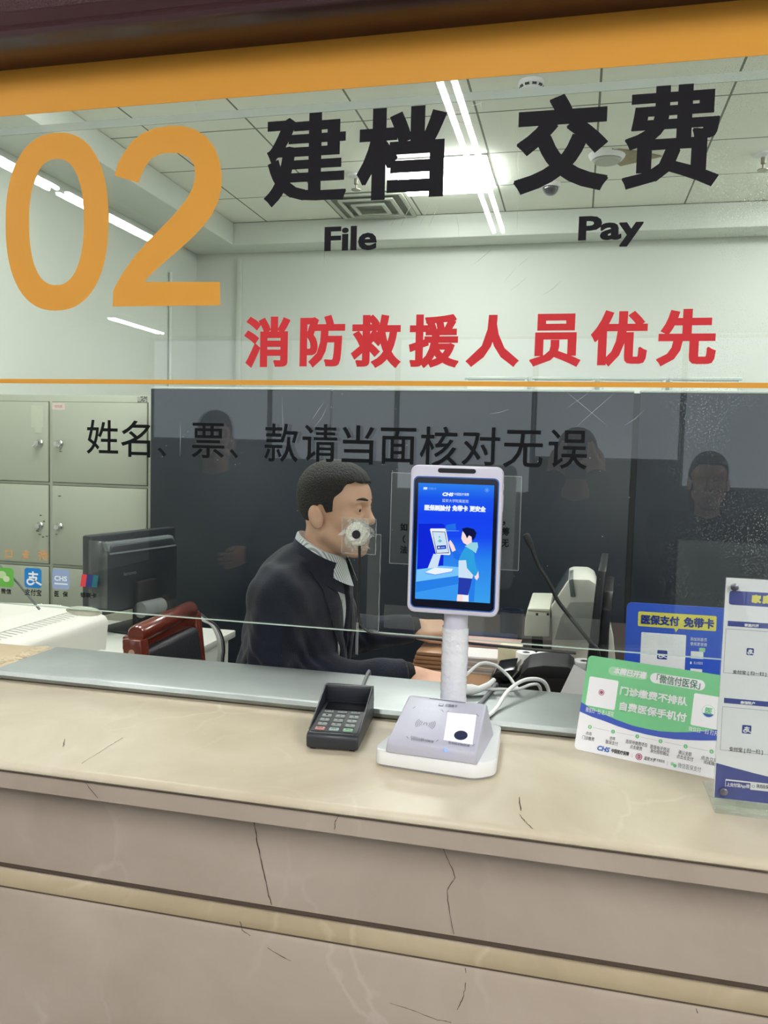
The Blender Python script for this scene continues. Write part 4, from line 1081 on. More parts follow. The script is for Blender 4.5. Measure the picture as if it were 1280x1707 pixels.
box7(b, 842, 872, 1020, 1046, 0.001, LG, 0.0008); c_ = g7(880, 1048); disc(b, GB, c_, 0.0028, GR, 0.0010)
w7(b, '微信医保支付', 905, 1115, 1040, 1086, GY_)
obj('printed_face', b, SM, gb, smooth=0)
# blue board standing on the sill behind the pane
BB = Frame((0.110, 1.658, 1.1228), (1, 0.02, 0), (0, 0.06, 1))
bb = thing('blue_sign_board', 'blue payment sign board with a yellow speech bubble standing behind the pane', 'sign', (0.23, 1.66, 1.1228))
b = MB(); Wb = 0.235; Hb = BB.uv(1080, 1006)[1]; bp = rrect(0.0, 0.0, Wb, Hb, 0.010); n = len(bp)
b.fan([BB.P(x, y, 0) for x, y in bp]); b.fan([BB.P(x, y, -0.004) for x, y in bp][::-1])
b.add([BB.P(x, y, 0) for x, y in bp] + [BB.P(x, y, -0.004) for x, y in bp], [(i, i + n, (i + 1) % n + n, (i + 1) % n) for i in range(n)])
obj('board', b, mat('bright blue board', (36, 84, 204), 0.4), bb, smooth=0)
ft = MB(); ft.prism([(1.652, 1.1228), (1.70, 1.1228), (1.668, 1.155)], 'x', 0.2, 0.26, 0.001)
obj('foot', ft, m_white, bb)
b = MB()
prect(b, BB, 1063, 1023, 1194, 1048, 0.003, YE, 0.0006)
patch(b, BB, [BB.uv(1122, 1044), BB.uv(1133, 1045), BB.uv(1126, 1054)], YE, 0.0006)
write(b, BB, '医保支付', (1068, 1026, 1132, 1042), NV, 0.0009, 0.001); write(b, BB, '免带卡', (1139, 1030, 1190, 1047), NV, 0.0009, 0.001)
prect(b, BB, 1067, 1056, 1142, 1131, 0.002, WH, 0.0006)
prect(b, BB, 1095, 1084, 1112, 1099, 0.002, NV, 0.0008); zhi_mark(b, BB, 1095, 1084, 1112, 1099, WH, 0.0018)
write(b, BB, '添加到首页', (1150, 1063, 1178, 1069), WH, 0, 0.0008); write(b, BB, '使用更便捷', (1150, 1071, 1178, 1077), WH, 0, 0.0008)
prect(b, BB, 1165, 1080, 1175, 1087, 0.001, LG, 0.0006); prect(b, BB, 1151, 1086, 1172, 1098, 0.0, WH, 0.0006)
prect(b, BB, 1150, 1103, 1152.5, 1107, 0, WH, 0.0006); write(b, BB, '在上线医院', (1156, 1103, 1171, 1107.5), WH, 0, 0.0008); prect(b, BB, 1150, 1115, 1170, 1130, 0.001, WH, 0.0006)
obj('printed_face', b, SM, bb, smooth=0)
# acrylic sign holder at the right end
ah = thing('acrylic_sign_holder', 'upright clear acrylic holder with a white and blue payment card at the right', 'sign', (0.37, 1.29, 1.10), 0)
AX0, AX1, AZ1 = 0.222, 0.475, 1.452
obj('acrylic_stand', MB().box((AX0, 1.270, 1.1005), (AX1, 1.273, AZ1), 0.0008).box((AX0, 1.278, 1.104), (AX1, 1.281, AZ1), 0.0008).box((AX0, 1.255, 1.1005), (AX1, 1.375, 1.1045), 0.001), m_clear, ah, label='clear acrylic plates and foot')
cb = MB().box((AX0 + 0.001, 1.2745, 1.117), (AX1 - 0.001, 1.2772, AZ1 - 0.001))
obj('card', cb, mat('card stock', (246, 246, 250), 0.45), ah, smooth=0)
CF = Frame((0, 1.2745, 0), (1, 0, 0), (0, 0, 1))
b = MB(); c6 = lambda x, y: (1180 + x / 4.27, 960 + y / 4.27)
uR = AX1 - 0.002; uL = AX0 + 0.0015
def bar(y0, y1, xl, mi, r=0.0):
    a = CF.uv(*c6(xl, (y0 + y1) / 2)); v1 = CF.uv(*c6(250, y0))[1]; v0 = CF.uv(*c6(250, y1))[1]
    u0 = a[0]; u1 = AX0 + AX1 - u0
    patch(b, CF, rrect(u0, v0, u1, v1, max(r, 0.0001)), mi, 0.0003)
bar(110, 210, 150, NV, 0.004); bar(326, 364, 140, NV); bar(879, 916, 113, NV)
def w6(t, x0, x1, y0, y1, mi, bold=0.0): 
    a = c6(x0, y0); c = c6(x1, y1); write(b, CF, t, (a[0], a[1], c[0], c[1]), mi, bold, 0.0005)
w6('家', 310, 378, 134, 194, YE, 0.0011); w6('庭', 386, 454, 138, 198, YE, 0.0011); w6('共济', 462, 605, 144, 204, YE, 0.0011)
w6('家庭共济', 258, 362, 340, 362, WH, 0.0002); w6('亲情账户', 230, 334, 891, 914, WH, 0.0002)
for (y0, y1, xl, xr) in ((376, 716, 128, 452), (930, 1272, 104, 428)):
    ul, vt = CF.uv(*c6(xl, y0)); ur, vb = CF.uv(*c6(xr, y1))
    for p, q_ in (((ul, vt), (ur, vt)), ((ur, vt), (ur, vb)), ((ur, vb), (ul, vb)), ((ul, vb), (ul, vt))):
        ribbon(b, CF, [p, q_], 0.0005, GY_, 0.0003)
for (x0, y0, x1, y1) in ((274, 514, 326, 564), (242, 1062, 308, 1122)):
    a = c6(x0, y0); c = c6(x1, y1); prect(b, CF, a[0], a[1], c[0], c[1], 0.0015, NV, 0.0004); zhi_mark(b, CF, a[0], a[1], c[0], c[1], WH, 0.0015)
w6('支付宝 [ 扫一扫 ]', 174, 416, 676, 708, INK, 0.0001); w6('支付宝 [ 扫一扫 ]', 148, 390, 1225, 1262, INK, 0.0001)
wv = [(50, 1330), (110, 1345), (170, 1362), (240, 1380), (320, 1402), (427, 1428), (600, 1450), (1180, 1400)]
uw = [CF.uv(*c6(*p)) for p in wv]; uw[0] = (uL, uw[0][1]); uw[-1] = (uR, uw[-1][1])
patch(b, CF, uw + [(uR, 1.1172), (uL, 1.1172)], NV, 0.0003)
a = c6(122, 1462); c = c6(440, 1518); prect(b, CF, a[0], a[1], c[0], c[1], 0.0008, WH, 0.0004); a = c6(125, 1465); c = c6(301, 1515); prect(b, CF, a[0], a[1], c[0], c[1], 0.0006, NV, 0.0005)
w6('上支付宝App搜', 130, 296, 1474, 1506, WH, 0.0002); 
c_ = CF.uv(*c6(322, 1497)); disc(b, CF, c_, 0.0022, GY_, 0.0006, r2=0.0016)
w6('陕西医保', 345, 432, 1484, 1512, INK, 0.0001)
obj('printed_face', b, SM, ah, smooth=0)
m_stud = mat('magnet stud', (120, 120, 128), 0.3, 0.8)
for (x, y) in ((188, 80), (112, 1535)):
    for mir in (0, 1):
        uu, vv = Frame((0, 1.270, 0), (1, 0, 0), (0, 0, 1)).uv(*c6(x, y))
        if mir: uu = AX0 + AX1 - uu
        obj('magnet', MB().lathe([(0.0005, 0), (0.0056, 0), (0.0056, 0.0024), (0.0048, 0.003), (0.0005, 0.003)], n=20, M=Matrix.Translation((uu, 1.2701, vv)) @ Matrix.Rotation(math.radians(90), 4, 'X')), m_stud, ah, label='round grey magnet')

# ================================================================== FACE-PAY TERMINAL
m_kiosk = mat('glossy white casing', (208, 207, 222), 0.3, coat=0.2)
m_kiosk2 = mat('white base tray', (238, 240, 242), 0.3)
kx, ky = -0.199, 1.372
ks = thing('payment_terminal', 'white standing face payment terminal with a lit blue screen on the marble counter', 'payment terminal', (kx, ky, 1.10), math.radians(-4.5))
KM = PM[ks.name]
fp = [(-0.104, -0.080), (-0.097, -0.097), (0.070, -0.100), (0.099, -0.072), (0.078, 0.098), (0.070, 0.106), (-0.080, 0.106), (-0.088, 0.098)]
def rpoly(poly, r, n=4):
    out = []
    for i, p in enumerate(poly):
        p = Vector(p); a = (Vector(poly[i - 1]) - p); c = (Vector(poly[(i + 1) % len(poly)]) - p)
        d = min(r, a.length * .45, c.length * .45); a = p + a.normalized() * d; c = p + c.normalized() * d
        for k in range(n + 1):
            t = k / n; out.append(tuple((1 - t) ** 2 * a + 2 * t * (1 - t) * p + t * t * c))
    return out
obj('base', MB().prism(rpoly(fp, 0.014), 'z', 0.004, 0.030, 0.003, 2), m_kiosk2, ks, local=True)
obj('foot_plate', MB().prism(rpoly([(x * .96, y * .96) for x, y in fp], 0.014), 'z', 0.0005, 0.005), mat('grey foot', (150, 150, 156), .5), ks, local=True)
rb_ = [(-0.1015, 0.028), (-0.1005, 0.044), (-0.097, 0.050), (0.006, 0.094), (0.014, 0.094), (0.05, 0.028)]
bm = MB()
n = len(rb_)
for s in (0,):
    vs = []
    for (xs) in (-1, 1):
        for (y, z) in rb_:
            t = (z - 0.028) / 0.066
            vs.append(((0.0775 - 0.008 * t) * xs - 0.004, y, z))
    tmp = bmesh.new(); V = [tmp.verts.new(v) for v in vs]
    tmp.faces.new(V[:n]); tmp.faces.new(V[n:][::-1])
    for i in range(n): tmp.faces.new([V[i], V[n + i], V[n + (i + 1) % n], V[(i + 1) % n]][::-1])
    bmesh.ops.recalc_face_normals(tmp, faces=tmp.faces[:])
    bmesh.ops.bevel(tmp, geom=tmp.edges[:], offset=0.0035, segments=3, affect='EDGES', profile=0.5)
    bm.bm(tmp)
rdr = obj('reader_housing', bm, mat('lavender grey casing', (188, 188, 204), 0.32), ks, local=True)
# face of the sloping reader
sl_a = Vector((-0.004, -0.097, 0.050)); sl_b = Vector((-0.004, 0.006, 0.094))
R3 = KM.to_3x3()
RF = Frame(KM @ sl_a, R3 @ Vector((1, 0, 0)), R3 @ (sl_b - sl_a))
m_kink = mat('grey terminal print', (96, 98, 112), 0.5); m_lit = emat('lit reader window', (0.93, 0.90, 1.0), 1.15); m_lens = mat('dark scanner lens', (40, 38, 62), 0.2)
m_led = emat('blue indicator', (0.10, 0.22, 1.0), 3.0)
c6k = lambda x, y: (620 + x / 5.3333, 1120 + y / 5.3333)
rk = lambda x, y: RF.uv(*c6k(x, y))
b = MB(); patch(b, RF, [rk(672, 362), rk(930, 385), rk(893, 648), rk(636, 608)], 0, 0.0006)
lw_ = obj('scan_window', b, m_lit, ks, smooth=0, label='glowing white scan window')
b = MB(); c_ = rk(790, 568); disc(b, RF, c_, 0.0112, 0, 0.0010, 32); obj('scanner_lens', b, m_lens, ks, smooth=0, label='dark round lens')
b = MB(); c_ = rk(656, 700); 
obj('indicator_light', MB().ball(RF.P(c_[0], c_[1], 0.0008), 0.0024, n=12), m_led, ks, label='small blue light')
b = MB()
ribbon(b, RF, [rk(512, 238), rk(832, 278)], 0.0016, 0, 0.0006)
def wk(t, x0, x1, y0, y1): 
    a = c6k(x0, y0); c = c6k(x1, y1); write(b, RF, t, (a[0], a[1], c[0], c[1]), 0, 0.0001, 0.0006)
wk('云医购下', 650, 760, 292, 318); 
a = c6k(586, 282); c = c6k(636, 306); u0, v0 = RF.uv(*c6k(590, 305)); 
patch(b, RF, [(u0, v0), (u0 + .008, v0), (u0 + .008, v0 + .006), (u0, v0 + .006)], 0, 0.0006)
patch(b, RF, [(u0 + .001, v0 + .002), (u0 + .007, v0 + .002), (u0 + .007, v0 + .005), (u0 + .001, v0 + .005)], 1, 0.0008)
c_ = rk(475, 466)
for r in (0.0075, 0.0105, 0.0135, 0.0165):
    arc(b, RF, c_, r, 0.0008, -38, 38, 0, 0.0006, 12); arc(b, RF, c_, r, 0.0008, 142, 218, 0, 0.0006, 12)
ribbon(b, RF, [(c_[0] - .003, c_[1] - .003), (c_[0] - .002, c_[1] + .003), (c_[0] + .002, c_[1] + .003), (c_[0] + .003, c_[1] - .003)], 0.001, 0, 0.0006)
for (x0, y0, x1, y1) in ((362, 328, 386, 310), (618, 336, 636, 358), (664, 358, 686, 346), (928, 376, 948, 396), (306, 576, 324, 594), (570, 622, 592, 604), (892, 662, 912, 646)):
    ribbon(b, RF, [rk(x0, y0), rk(x1, y1)], 0.0009, 0, 0.0006)
wk('医保码社会保障卡识别区域', 342, 552, 600, 622); wk('医保码识别区域', 676, 872, 636, 658)
obj('printing', b, [m_kink, m_kiosk], ks, smooth=0)
# pole with clear wrap
P0 = KM.inverted() @ Vector((-0.199, 1.432, 1.10))
obj('pole', MB().lathe([(0.0215, 0.028), (0.0215, 0.30)], c=(P0.x, P0.y, 0), n=32).lathe([(0.027, 0.028), (0.026, 0.034), (0.0215, 0.036)], c=(P0.x, P0.y, 0), n=32), m_kiosk, ks, local=True)
wrp = MB(); rnd = random.Random(11); prof = []
z = 0.062
while z < 0.218:
    prof.append((0.0228 + rnd.uniform(0, 0.0011), z)); z += rnd.uniform(0.003, 0.007)
wrp.lathe(prof, c=(P0.x, P0.y, 0), n=32, cap=False)
wrp.v = [(x + rnd.uniform(-.0007, .0007), y + rnd.uniform(-.0007, .0007), z + rnd.uniform(-.001, .001)) for x, y, z in wrp.v]
obj('pole_wrap', wrp, mat('crinkled cling film', (230, 232, 240), 0.2, bump=0.25, bscale=90, spec=0.8), ks, local=True, label='crinkled film wrapped round the pole')
# screen panel
pu0, pu1, pv0, pv1 = -0.2825, -0.1215, 1.3425, 1.6035
py0 = 1.397
hb = MB()
bmx = bmesh.new()
pp = rrect(pu0, pv0, pu1, pv1, 0.013, 6)
hb.prism(pp, 'y', py0, py0 + 0.024, 0.003, 3)
hd_ = obj('screen_housing', hb, m_kiosk, ks)
obj('rear_cover', MB().prism(rrect(pu0 + 0.02, pv0 + 0.03, pu1 - 0.02, pv1 - 0.05, 0.02, 6), 'y', py0 + 0.023, py0 + 0.042, 0.006, 3), m_kiosk, ks)
for k, (z, h) in enumerate(((1.575, .012), (1.556, .03))):
    obj('side_button', MB().box((pu1 - 0.002, py0 + 0.009, z - h), (pu1 + 0.0012, py0 + 0.016, z), 0.001), m_kiosk, hd_)
KF = Frame((0, py0 - 0.0002, 0), (1, 0, 0), (0, 0, 1))
c8 = lambda x, y: (680 + x / 6.5625, 770 + y / 6.5625)
k8 = lambda x, y: KF.uv(*c8(x, y))
def poly8(mb, pts, mi, d): patch(mb, KF, [k8(*p) for p in pts], mi, d)
uA, vA = k8(72, 150); uB, vB = k8(960, 1640)
bz = MB(); bu0, bu1, bv0, bv1 = pu0 + 0.0060, pu1 - 0.0055, pv0 + 0.0085, pv1 - 0.0195
patch(bz, KF, rrect(bu0, bv0, bu1, bv1, 0.009, 6), 1, 0.0004)
patch(bz, KF, rrect(bu0 + 0.002, bv0 + 0.002, bu1 - 0.002, bv1 - 0.002, 0.008, 6), 0, 0.0006)
obj('bezel', bz, [mat('black glass bezel', (14, 18, 34), 0.12), mat('blue rim', (52, 92, 170), 0.3)], ks, smooth=0, label='black bezel with a blue rim')
cbm = MB(); a = k8(328, 66); c = k8(742, 130)
patch(cbm, KF, rrect(a[0], c[1], c[0], a[1], 0.0048, 6), 0, 0.0004); c_ = k8(640, 102); disc(cbm, KF, c_, 0.002, 1, 0.0007)
obj('camera_bar', cbm, [m_black, m_lens], ks, smooth=0, label='black camera window')
su0, sv1 = k8(127, 228); su1 = k8(930, 700)[0]; sv0 = k8(480, 1518)[1]
su0 = bu0 + 0.0085; su1 = bu1 - 0.0085
scr_m = bpy.data.materials.new('lit blue screen'); scr_m.use_nodes = True
nt = scr_m.node_tree; nt.nodes.clear(); L = nt.links.new
tc = nt.nodes.new('ShaderNodeTexCoord'); sx = nt.nodes.new('ShaderNodeSeparateXYZ'); L(tc.outputs['Generated'], sx.inputs[0])
rp_ = nt.nodes.new('ShaderNodeValToRGB'); L(sx.outputs[2], rp_.inputs[0])
els = rp_.color_ramp.elements
els[0].position = 0.0; els[0].color = srgb(60, 160, 236)
els[1].position = 1.0; els[1].color = srgb(46, 128, 238)
for p_, c_ in ((0.35, (44, 132, 238)), (0.55, (26, 74, 240)), (0.72, (24, 66, 240)), (0.88, (28, 88, 236))):
    e = els.new(p_); e.color = srgb(*c_)
em = nt.nodes.new('ShaderNodeEmission'); L(rp_.outputs[0], em.inputs[0]); em.inputs[1].default_value = 1.0
ou = nt.nodes.new('ShaderNodeOutputMaterial'); L(em.outputs[0], ou.inputs[0])
b = MB(); patch(b, KF, [(su0, sv0), (su1, sv0), (su1, sv1), (su0, sv1)], 0, 0.0008)
obj('screen', b, scr_m, ks, smooth=0, label='lit blue screen')
E_ = [emat('screen white', (236, 244, 255), 1.0), emat('screen deep blue', (16, 40, 214), 1.0), emat('screen table top', (120, 196, 250), 1.0), emat('screen table', (40, 128, 232), 1.0), emat('screen table low', (58, 152, 240), 1.0),
      emat('screen skin', (250, 222, 220), 1.0), emat('screen hair', (16, 24, 66), 1.0), emat('screen blue top', (48, 160, 224), 1.0), emat('screen pale', (206, 226, 246), 1.0), emat('screen navy', (40, 60, 170), 1.0), emat('screen mint', (150, 214, 226), 1.0), emat('screen pale blue', (120, 170, 250), 1.0), emat('screen teal', (110, 190, 190), 1.0), emat('screen mid blue', (34, 110, 230), 1.0)]
sWH, sDB, sTT, sTB, sTL, sSK, sHA, sBT, sPA, sNV, sMI, sPB, sTE, sMB = range(14)
b = MB()
layers = [
 ([(118, 676), (375, 676), (402, 688), (404, 720), (385, 1150), (100, 1172)], sDB),
 ([(420, 690), (520, 672), (528, 745), (410, 745)], sMB),
 ([(672, 1278), (738, 1278), (722, 1526), (664, 1526)], sTB),
 ([(96, 1180), (360, 1135), (556, 1150), (556, 1245), (90, 1312)], sTT),
 ([(90, 1310), (556, 1243), (548, 1335), (86, 1425)], sTB),
 ([(86, 1425), (548, 1335), (540, 1516), (82, 1496)], sTL),
 ([(185, 1212), (290, 1158), (492, 1172), (486, 1206), (300, 1242), (190, 1226)], sPB), ([(190, 1206), (290, 1156), (492, 1168), (478, 1196), (300, 1230)], sWH),
 ([(280, 1005), (360, 1012), (325, 1152), (216, 1164)], sPA),
 ([(248, 728), (405, 728), (416, 740), (466, 1008), (452, 1018), (318, 1012), (306, 1000), (242, 742)], sWH),
 ([(264, 757), (408, 763), (452, 998), (312, 1002)], sHA), ([(270, 764), (402, 769), (446, 990), (318, 996)], sPA),
 ([(345, 806), (356, 822), (346, 832), (335, 822)], sTE), ([(350, 842), (376, 866), (352, 882), (326, 866)], sTE),
 ([(316, 916), (416, 910), (420, 950), (320, 958)], sNV), ([(330, 926), (346, 925), (347, 944), (331, 945)], sWH), ([(356, 930), (404, 926), (405, 940), (357, 944)], sPB),
 ([(410, 748), (560, 752), (560, 756), (410, 756)], sPB),
 ([(540, 1450), (600, 1450), (602, 1526), (534, 1522)], sSK), ([(598, 1450), (664, 1452), (664, 1528), (600, 1526)], sWH),
 ([(556, 1262), (702, 1274), (684, 1360), (656, 1458), (545, 1446)], sNV),
 ([(726, 1232), (770, 1186), (776, 1262), (752, 1294), (732, 1270)], sSK),
 ([(570, 1000), (520, 966), (484, 976), (506, 1050), (562, 1084), (590, 1040)], sMB),
 ([(446, 880), (462, 852), (480, 874), (504, 914), (524, 966), (486, 984), (464, 930)], sSK),
 ([(556, 1070), (584, 1004), (622, 938), (692, 936), (726, 1004), (732, 1080), (752, 1166), (772, 1190), (744, 1246), (690, 1236), (640, 1170), (632, 1080)], sBT),
 ([(555, 1076), (636, 1074), (646, 1160), (716, 1240), (702, 1276), (552, 1262)], sPA),
 ([(620, 924), (690, 880), (762, 880), (768, 930), (742, 1000), (704, 966), (646, 934)], sMI),
 ([(594, 772), (606, 752), (640, 790), (694, 800), (700, 876), (646, 908), (606, 884), (584, 838)], sSK),
 ([(592, 728), (650, 716), (722, 734), (750, 776), (738, 822), (710, 862), (696, 818), (668, 804), (646, 836), (628, 794), (604, 762)], sHA),
]
for i, (pts, mi) in enumerate(layers):
    poly8(b, pts, mi, 0.00085 + i * 0.00002)
obj('screen_picture', b, E_, ks, smooth=0, label='screen picture of a boy in a blue hoodie at a small terminal')
b = MB()
def w8(t, x0, x1, y0, y1, mi, bold=0.0, slant=0.0):
    a = c8(x0, y0); c = c8(x1, y1); write(b, KF, t, (a[0], a[1], c[0], c[1]), mi, bold, 0.0015, slant=slant)
poly8(b, [(172, 275), (214, 276), (212, 302), (196, 302), (170, 302)], sPA, 0.0015); w8('扫脸付', 226, 310, 278, 304, sPB)
c_ = k8(864, 308); disc(b, KF, c_, 0.0036, sPB, 0.0015, r2=0.0030); disc(b, KF, c_, 0.0017, sPB, 0.0015)
w8('CHS', 378, 498, 334, 374, sWH, 0.0006, 0.2); w8('中国医疗保障', 508, 668, 338, 370, sPA, 0.0001)
w8('延安大学附属医院', 376, 664, 408, 444, sPA)
w8('医保刷脸付', 184, 468, 470, 534, sWH, 0.0006); w8('免带卡', 486, 656, 476, 540, sWH, 0.0006); w8('更安全', 676, 852, 482, 546, sWH, 0.0006)
obj('screen_lettering', b, E_, ks, smooth=0)

# ================================================================== CARD PIN PAD
pn = thing('pin_pad', 'black hooded card PIN pad on the marble beside the white terminal', 'card terminal', (-0.4035, 1.418, 1.10), math.radians(5.5))
mp_ = mat('dark pin pad plastic', (38, 41, 48), 0.38); mp2 = mat('pin pad keys plate', (62, 66, 70), 0.35)
# local: x across, y depth (front -0.092), z up
bd = MB().prism([(-0.092, 0.003), (-0.094, 0.024), (-0.088, 0.031), (0.06, 0.042), (0.092, 0.042), (0.094, 0.003)], 'x', -0.0465, 0.0465, 0.005, 3)
obj('body', bd, mp_, pn, local=True)
hd2 = MB()
for s in (-1, 1):
    hd2.prism([(-0.075, 0.030), (0.064, 0.072), (0.078, 0.072), (0.088, 0.040)], 'x', 0.0455 * s - 0.0015, 0.0455 * s + 0.0015, 0.0008)
hd2.prism([(0.066, 0.040), (0.066, 0.071), (0.078, 0.073), (0.090, 0.040)], 'x', -0.0455, 0.0455, 0.003)
obj('privacy_hood', hd2, mp_, pn, local=True)
slope = Vector((0, 0.148, 0.011)).normalized()
KP = Frame(PM[pn.name] @ Vector((0, -0.088, 0.0313)), PM[pn.name].to_3x3() @ Vector((1, 0, 0)), PM[pn.name].to_3x3() @ slope)
b = MB(); patch(b, KP, rrect(-0.041, 0.004, 0.041, 0.100, 0.004), 0, 0.0006)
obj('key_plate', b, mp2, pn, smooth=0)
b = MB(); patch(b, KP, rrect(-0.036, 0.106, 0.038, 0.142, 0.002), 0, 0.0008); obj('display', b, mat('dark lcd', (8, 9, 12), 0.15), pn, smooth=0, label='dark display')
m_key = mat('silver key', (150, 158, 156), 0.35); m_kr = mat('pink red key', (206, 150, 146), 0.4); m_kg = mat('pale green key', (150, 196, 160), 0.4); m_ky = mat('pale grey key', (170, 190, 186), 0.4)
KTXT = (('取消', '清除', '确认'), ('7', '8', '9'), ('4', '5', '6'), ('1', '2', '3'), ('F1', 'F2', 'F3'))
for r in range(5):
    for c in range(3):
        m_ = m_key if r else (m_kr, m_ky, m_kg)[c]
        x = -0.025 + 0.025 * c; y = 0.013 + 0.0195 * r
        h = 0.006 if r == 4 else 0.0105
        kb = MB(); tmp = bmesh.new(); bmesh.ops.create_cube(tmp, size=1)
        bmesh.ops.scale(tmp, vec=(0.017, h, 0.003), verts=tmp.verts[:]); bmesh.ops.bevel(tmp, geom=tmp.edges[:], offset=0.0009, segments=2, affect='EDGES')
        MK = Matrix((KP.u, KP.v, KP.n)).transposed().to_4x4(); MK.translation = KP.P(x, y, 0.0018)
        kb.bm(tmp, 0, MK)
        write(kb, KP, KTXT[r][c], (x - .005 if r in (0, 4) else x - .002, y - .0028 if r < 4 else y - .0018, x + .005 if r in (0, 4) else x + .002, y + .0028 if r < 4 else y + .0018), 1, 0.0, 0.0034, px=False)
        obj('key', kb, [m_, m_ink], pn)
obj('rubber_foot', MB().box((-0.04, -0.085, 0.0004), (-0.03, -0.075, 0.004)).box((0.03, -0.085, 0.0004), (0.04, -0.075, 0.004)).box((-0.04, 0.078, 0.0004), (-0.03, 0.088, 0.004)).box((0.03, 0.078, 0.0004), (0.04, 0.088, 0.004)), m_blackrough, pn, local=True)
obj('cord', MB().tube(spline([(-0.412, 1.508, 1.122), (-0.413, 1.53, 1.131), (-0.418, 1.60, 1.1265), (-0.432, 1.70, 1.1265), (-0.438, 1.745, 1.1275), (-0.440, 1.768, 1.115), (-0.440, 1.771, 1.02)], 6), 0.0035, 10), m_grey, pn, label='grey cord running over the sill')

# ---- white cables behind the terminal
m_cable = mat('white cable', (236, 238, 236), 0.35)
def cable(name, pts, r, m, label):
    return tag(obj(name, MB().tube(spline(pts, 7), r, 10), m), label, 'cable')
Z_ = 1.1225
cable('usb_cable', [(-0.165, 1.47, 1.112), (-0.15, 1.50, 1.128), (-0.135, 1.56, 1.128), (-0.115, 1.65, 1.145), (-0.085, 1.72, 1.150), (-0.05, 1.755, 1.140), (-0.035, 1.772, 1.10), (-0.03, 1.775, 1.02)], 0.0042, m_cable, 'thick white cable looping from the terminal base over the sill, rightmost')
cable('usb_cable', [(-0.20, 1.66, 1.135), (-0.175, 1.68, 1.133), (-0.14, 1.69, 1.132), (-0.10, 1.70, 1.134), (-0.075, 1.72, 1.140), (-0.058, 1.752, 1.130), (-0.052, 1.768, 1.09), (-0.05, 1.775, 1.02)], 0.0034, m_cable, 'thin white cable running flat along the sill from the white plug')
cable('usb_cable', [(-0.215, 1.70, 1.150), (-0.185, 1.735, 1.172), (-0.155, 1.75, 1.168), (-0.128, 1.755, 1.148), (-0.11, 1.735, 1.134), (-0.098, 1.70, 1.131)], 0.0036, m_cable, 'white cable arched up at the back edge of the sill behind the pole')
cable('power_cord', [(-0.185, 1.482, 1.114), (-0.178, 1.53, 1.1275), (-0.165, 1.62, 1.127), (-0.155, 1.70, 1.127), (-0.15, 1.748, 1.127), (-0.15, 1.769, 1.10), (-0.15, 1.772, 1.02)], 0.004, m_grey, 'dark grey cord running from the terminal base across the sill')
pg = thing('cable_connector', 'white cable plug with rubber sleeve lying on the sill behind the pole', 'plug', (-0.19, 1.66, Z_))
obj('body', MB().tube([(-0.232, 1.648, 1.134), (-0.225, 1.65, 1.135), (-0.192, 1.658, 1.136), (-0.176, 1.664, 1.136)], [.006, .0105, .0115, .006], 14), m_cable, pg)
obj('sleeve', MB().tube([(-0.178, 1.664, 1.136), (-0.160, 1.685, 1.142), (-0.150, 1.70, 1.150)], [.007, .006, .0045], 12), m_cable, pg)
# ================================================================== PEOPLE
def surface(fn, lo, hi, res):
    """closed surface of a distance field on a grid (surface nets)"""
    lo = np.array(lo, float); hi = np.array(hi, float)
    n = np.ceil((hi - lo) / res).astype(int) + 1
    ax = [lo[i] + res * np.arange(n[i]) for i in range(3)]
    X, Y, Z = np.meshgrid(*ax, indexing='ij')
    V = fn(X, Y, Z).astype(np.float32)
    S = V < 0
    c = np.zeros(tuple(n - 1), np.int8)
    for i in (0, 1):
        for j in (0, 1):
            for k in (0, 1):
                c += S[i:n[0] - 1 + i, j:n[1] - 1 + j, k:n[2] - 1 + k]
    act = (c > 0) & (c < 8)
    idx = -np.ones(tuple(n - 1), np.int64)
    A = np.argwhere(act)
    idx[act] = np.arange(len(A))
    acc = np.zeros((len(A), 3)); cnt = np.zeros(len(A))
    corners = [(i, j, k) for i in (0, 1) for j in (0, 1) for k in (0, 1)]
    for a in corners:
        for d in range(3):
            if a[d] == 0:
                b = list(a); b[d] = 1
                va = V[A[:, 0] + a[0], A[:, 1] + a[1], A[:, 2] + a[2]]
                vb = V[A[:, 0] + b[0], A[:, 1] + b[1], A[:, 2] + b[2]]
                m = (va < 0) != (vb < 0)
                t = np.where(m, va / np.where(np.abs(va - vb) < 1e-12, 1, va - vb), 0)
                p = np.repeat(np.array(a, float)[None], len(A), 0); p[:, d] += t
                acc[m] += p[m]; cnt[m] += 1
    P = lo + (A + acc / np.maximum(cnt, 1)[:, None]) * res
    F = []
    for d in range(3):
        e, f = (d + 1) % 3, (d + 2) % 3
        s0 = [slice(1, n[i] - 1) for i in range(3)]; s0[d] = slice(0, n[d] - 1)
        s1 = list(s0); s1[d] = slice(1, n[d])
        a = S[tuple(s0)]; b = S[tuple(s1)]
        base = np.array([s.start for s in s0])
        for flip, m in ((False, a & ~b), (True, ~a & b)):
            q = np.argwhere(m) + base
            if not len(q): continue
            def I(de, df):
                r = q.copy(); r[:, e] += de; r[:, f] += df
                return idx[r[:, 0], r[:, 1], r[:, 2]]
            qq = np.stack([I(-1, -1), I(0, -1), I(0, 0), I(-1, 0)], 1)
            F.append(qq[:, ::-1] if flip else qq)
    F = np.concatenate(F)
    return P, F
def sm(a, b, k):
    h = np.clip(0.5 + 0.5 * (b - a) / k, 0, 1)
    return b + (a - b) * h - k * h * (1 - h)
def smax(a, b, k): return -sm(-a, -b, k)
def ell(p, c, r):
    q = [(p[i] - c[i]) for i in range(3)]
    k0 = np.sqrt(sum((q[i] / r[i]) ** 2 for i in range(3)))
    k1 = np.sqrt(sum((q[i] / r[i] ** 2) ** 2 for i in range(3)))
    return k0 * (k0 - 1) / np.maximum(k1, 1e-6)
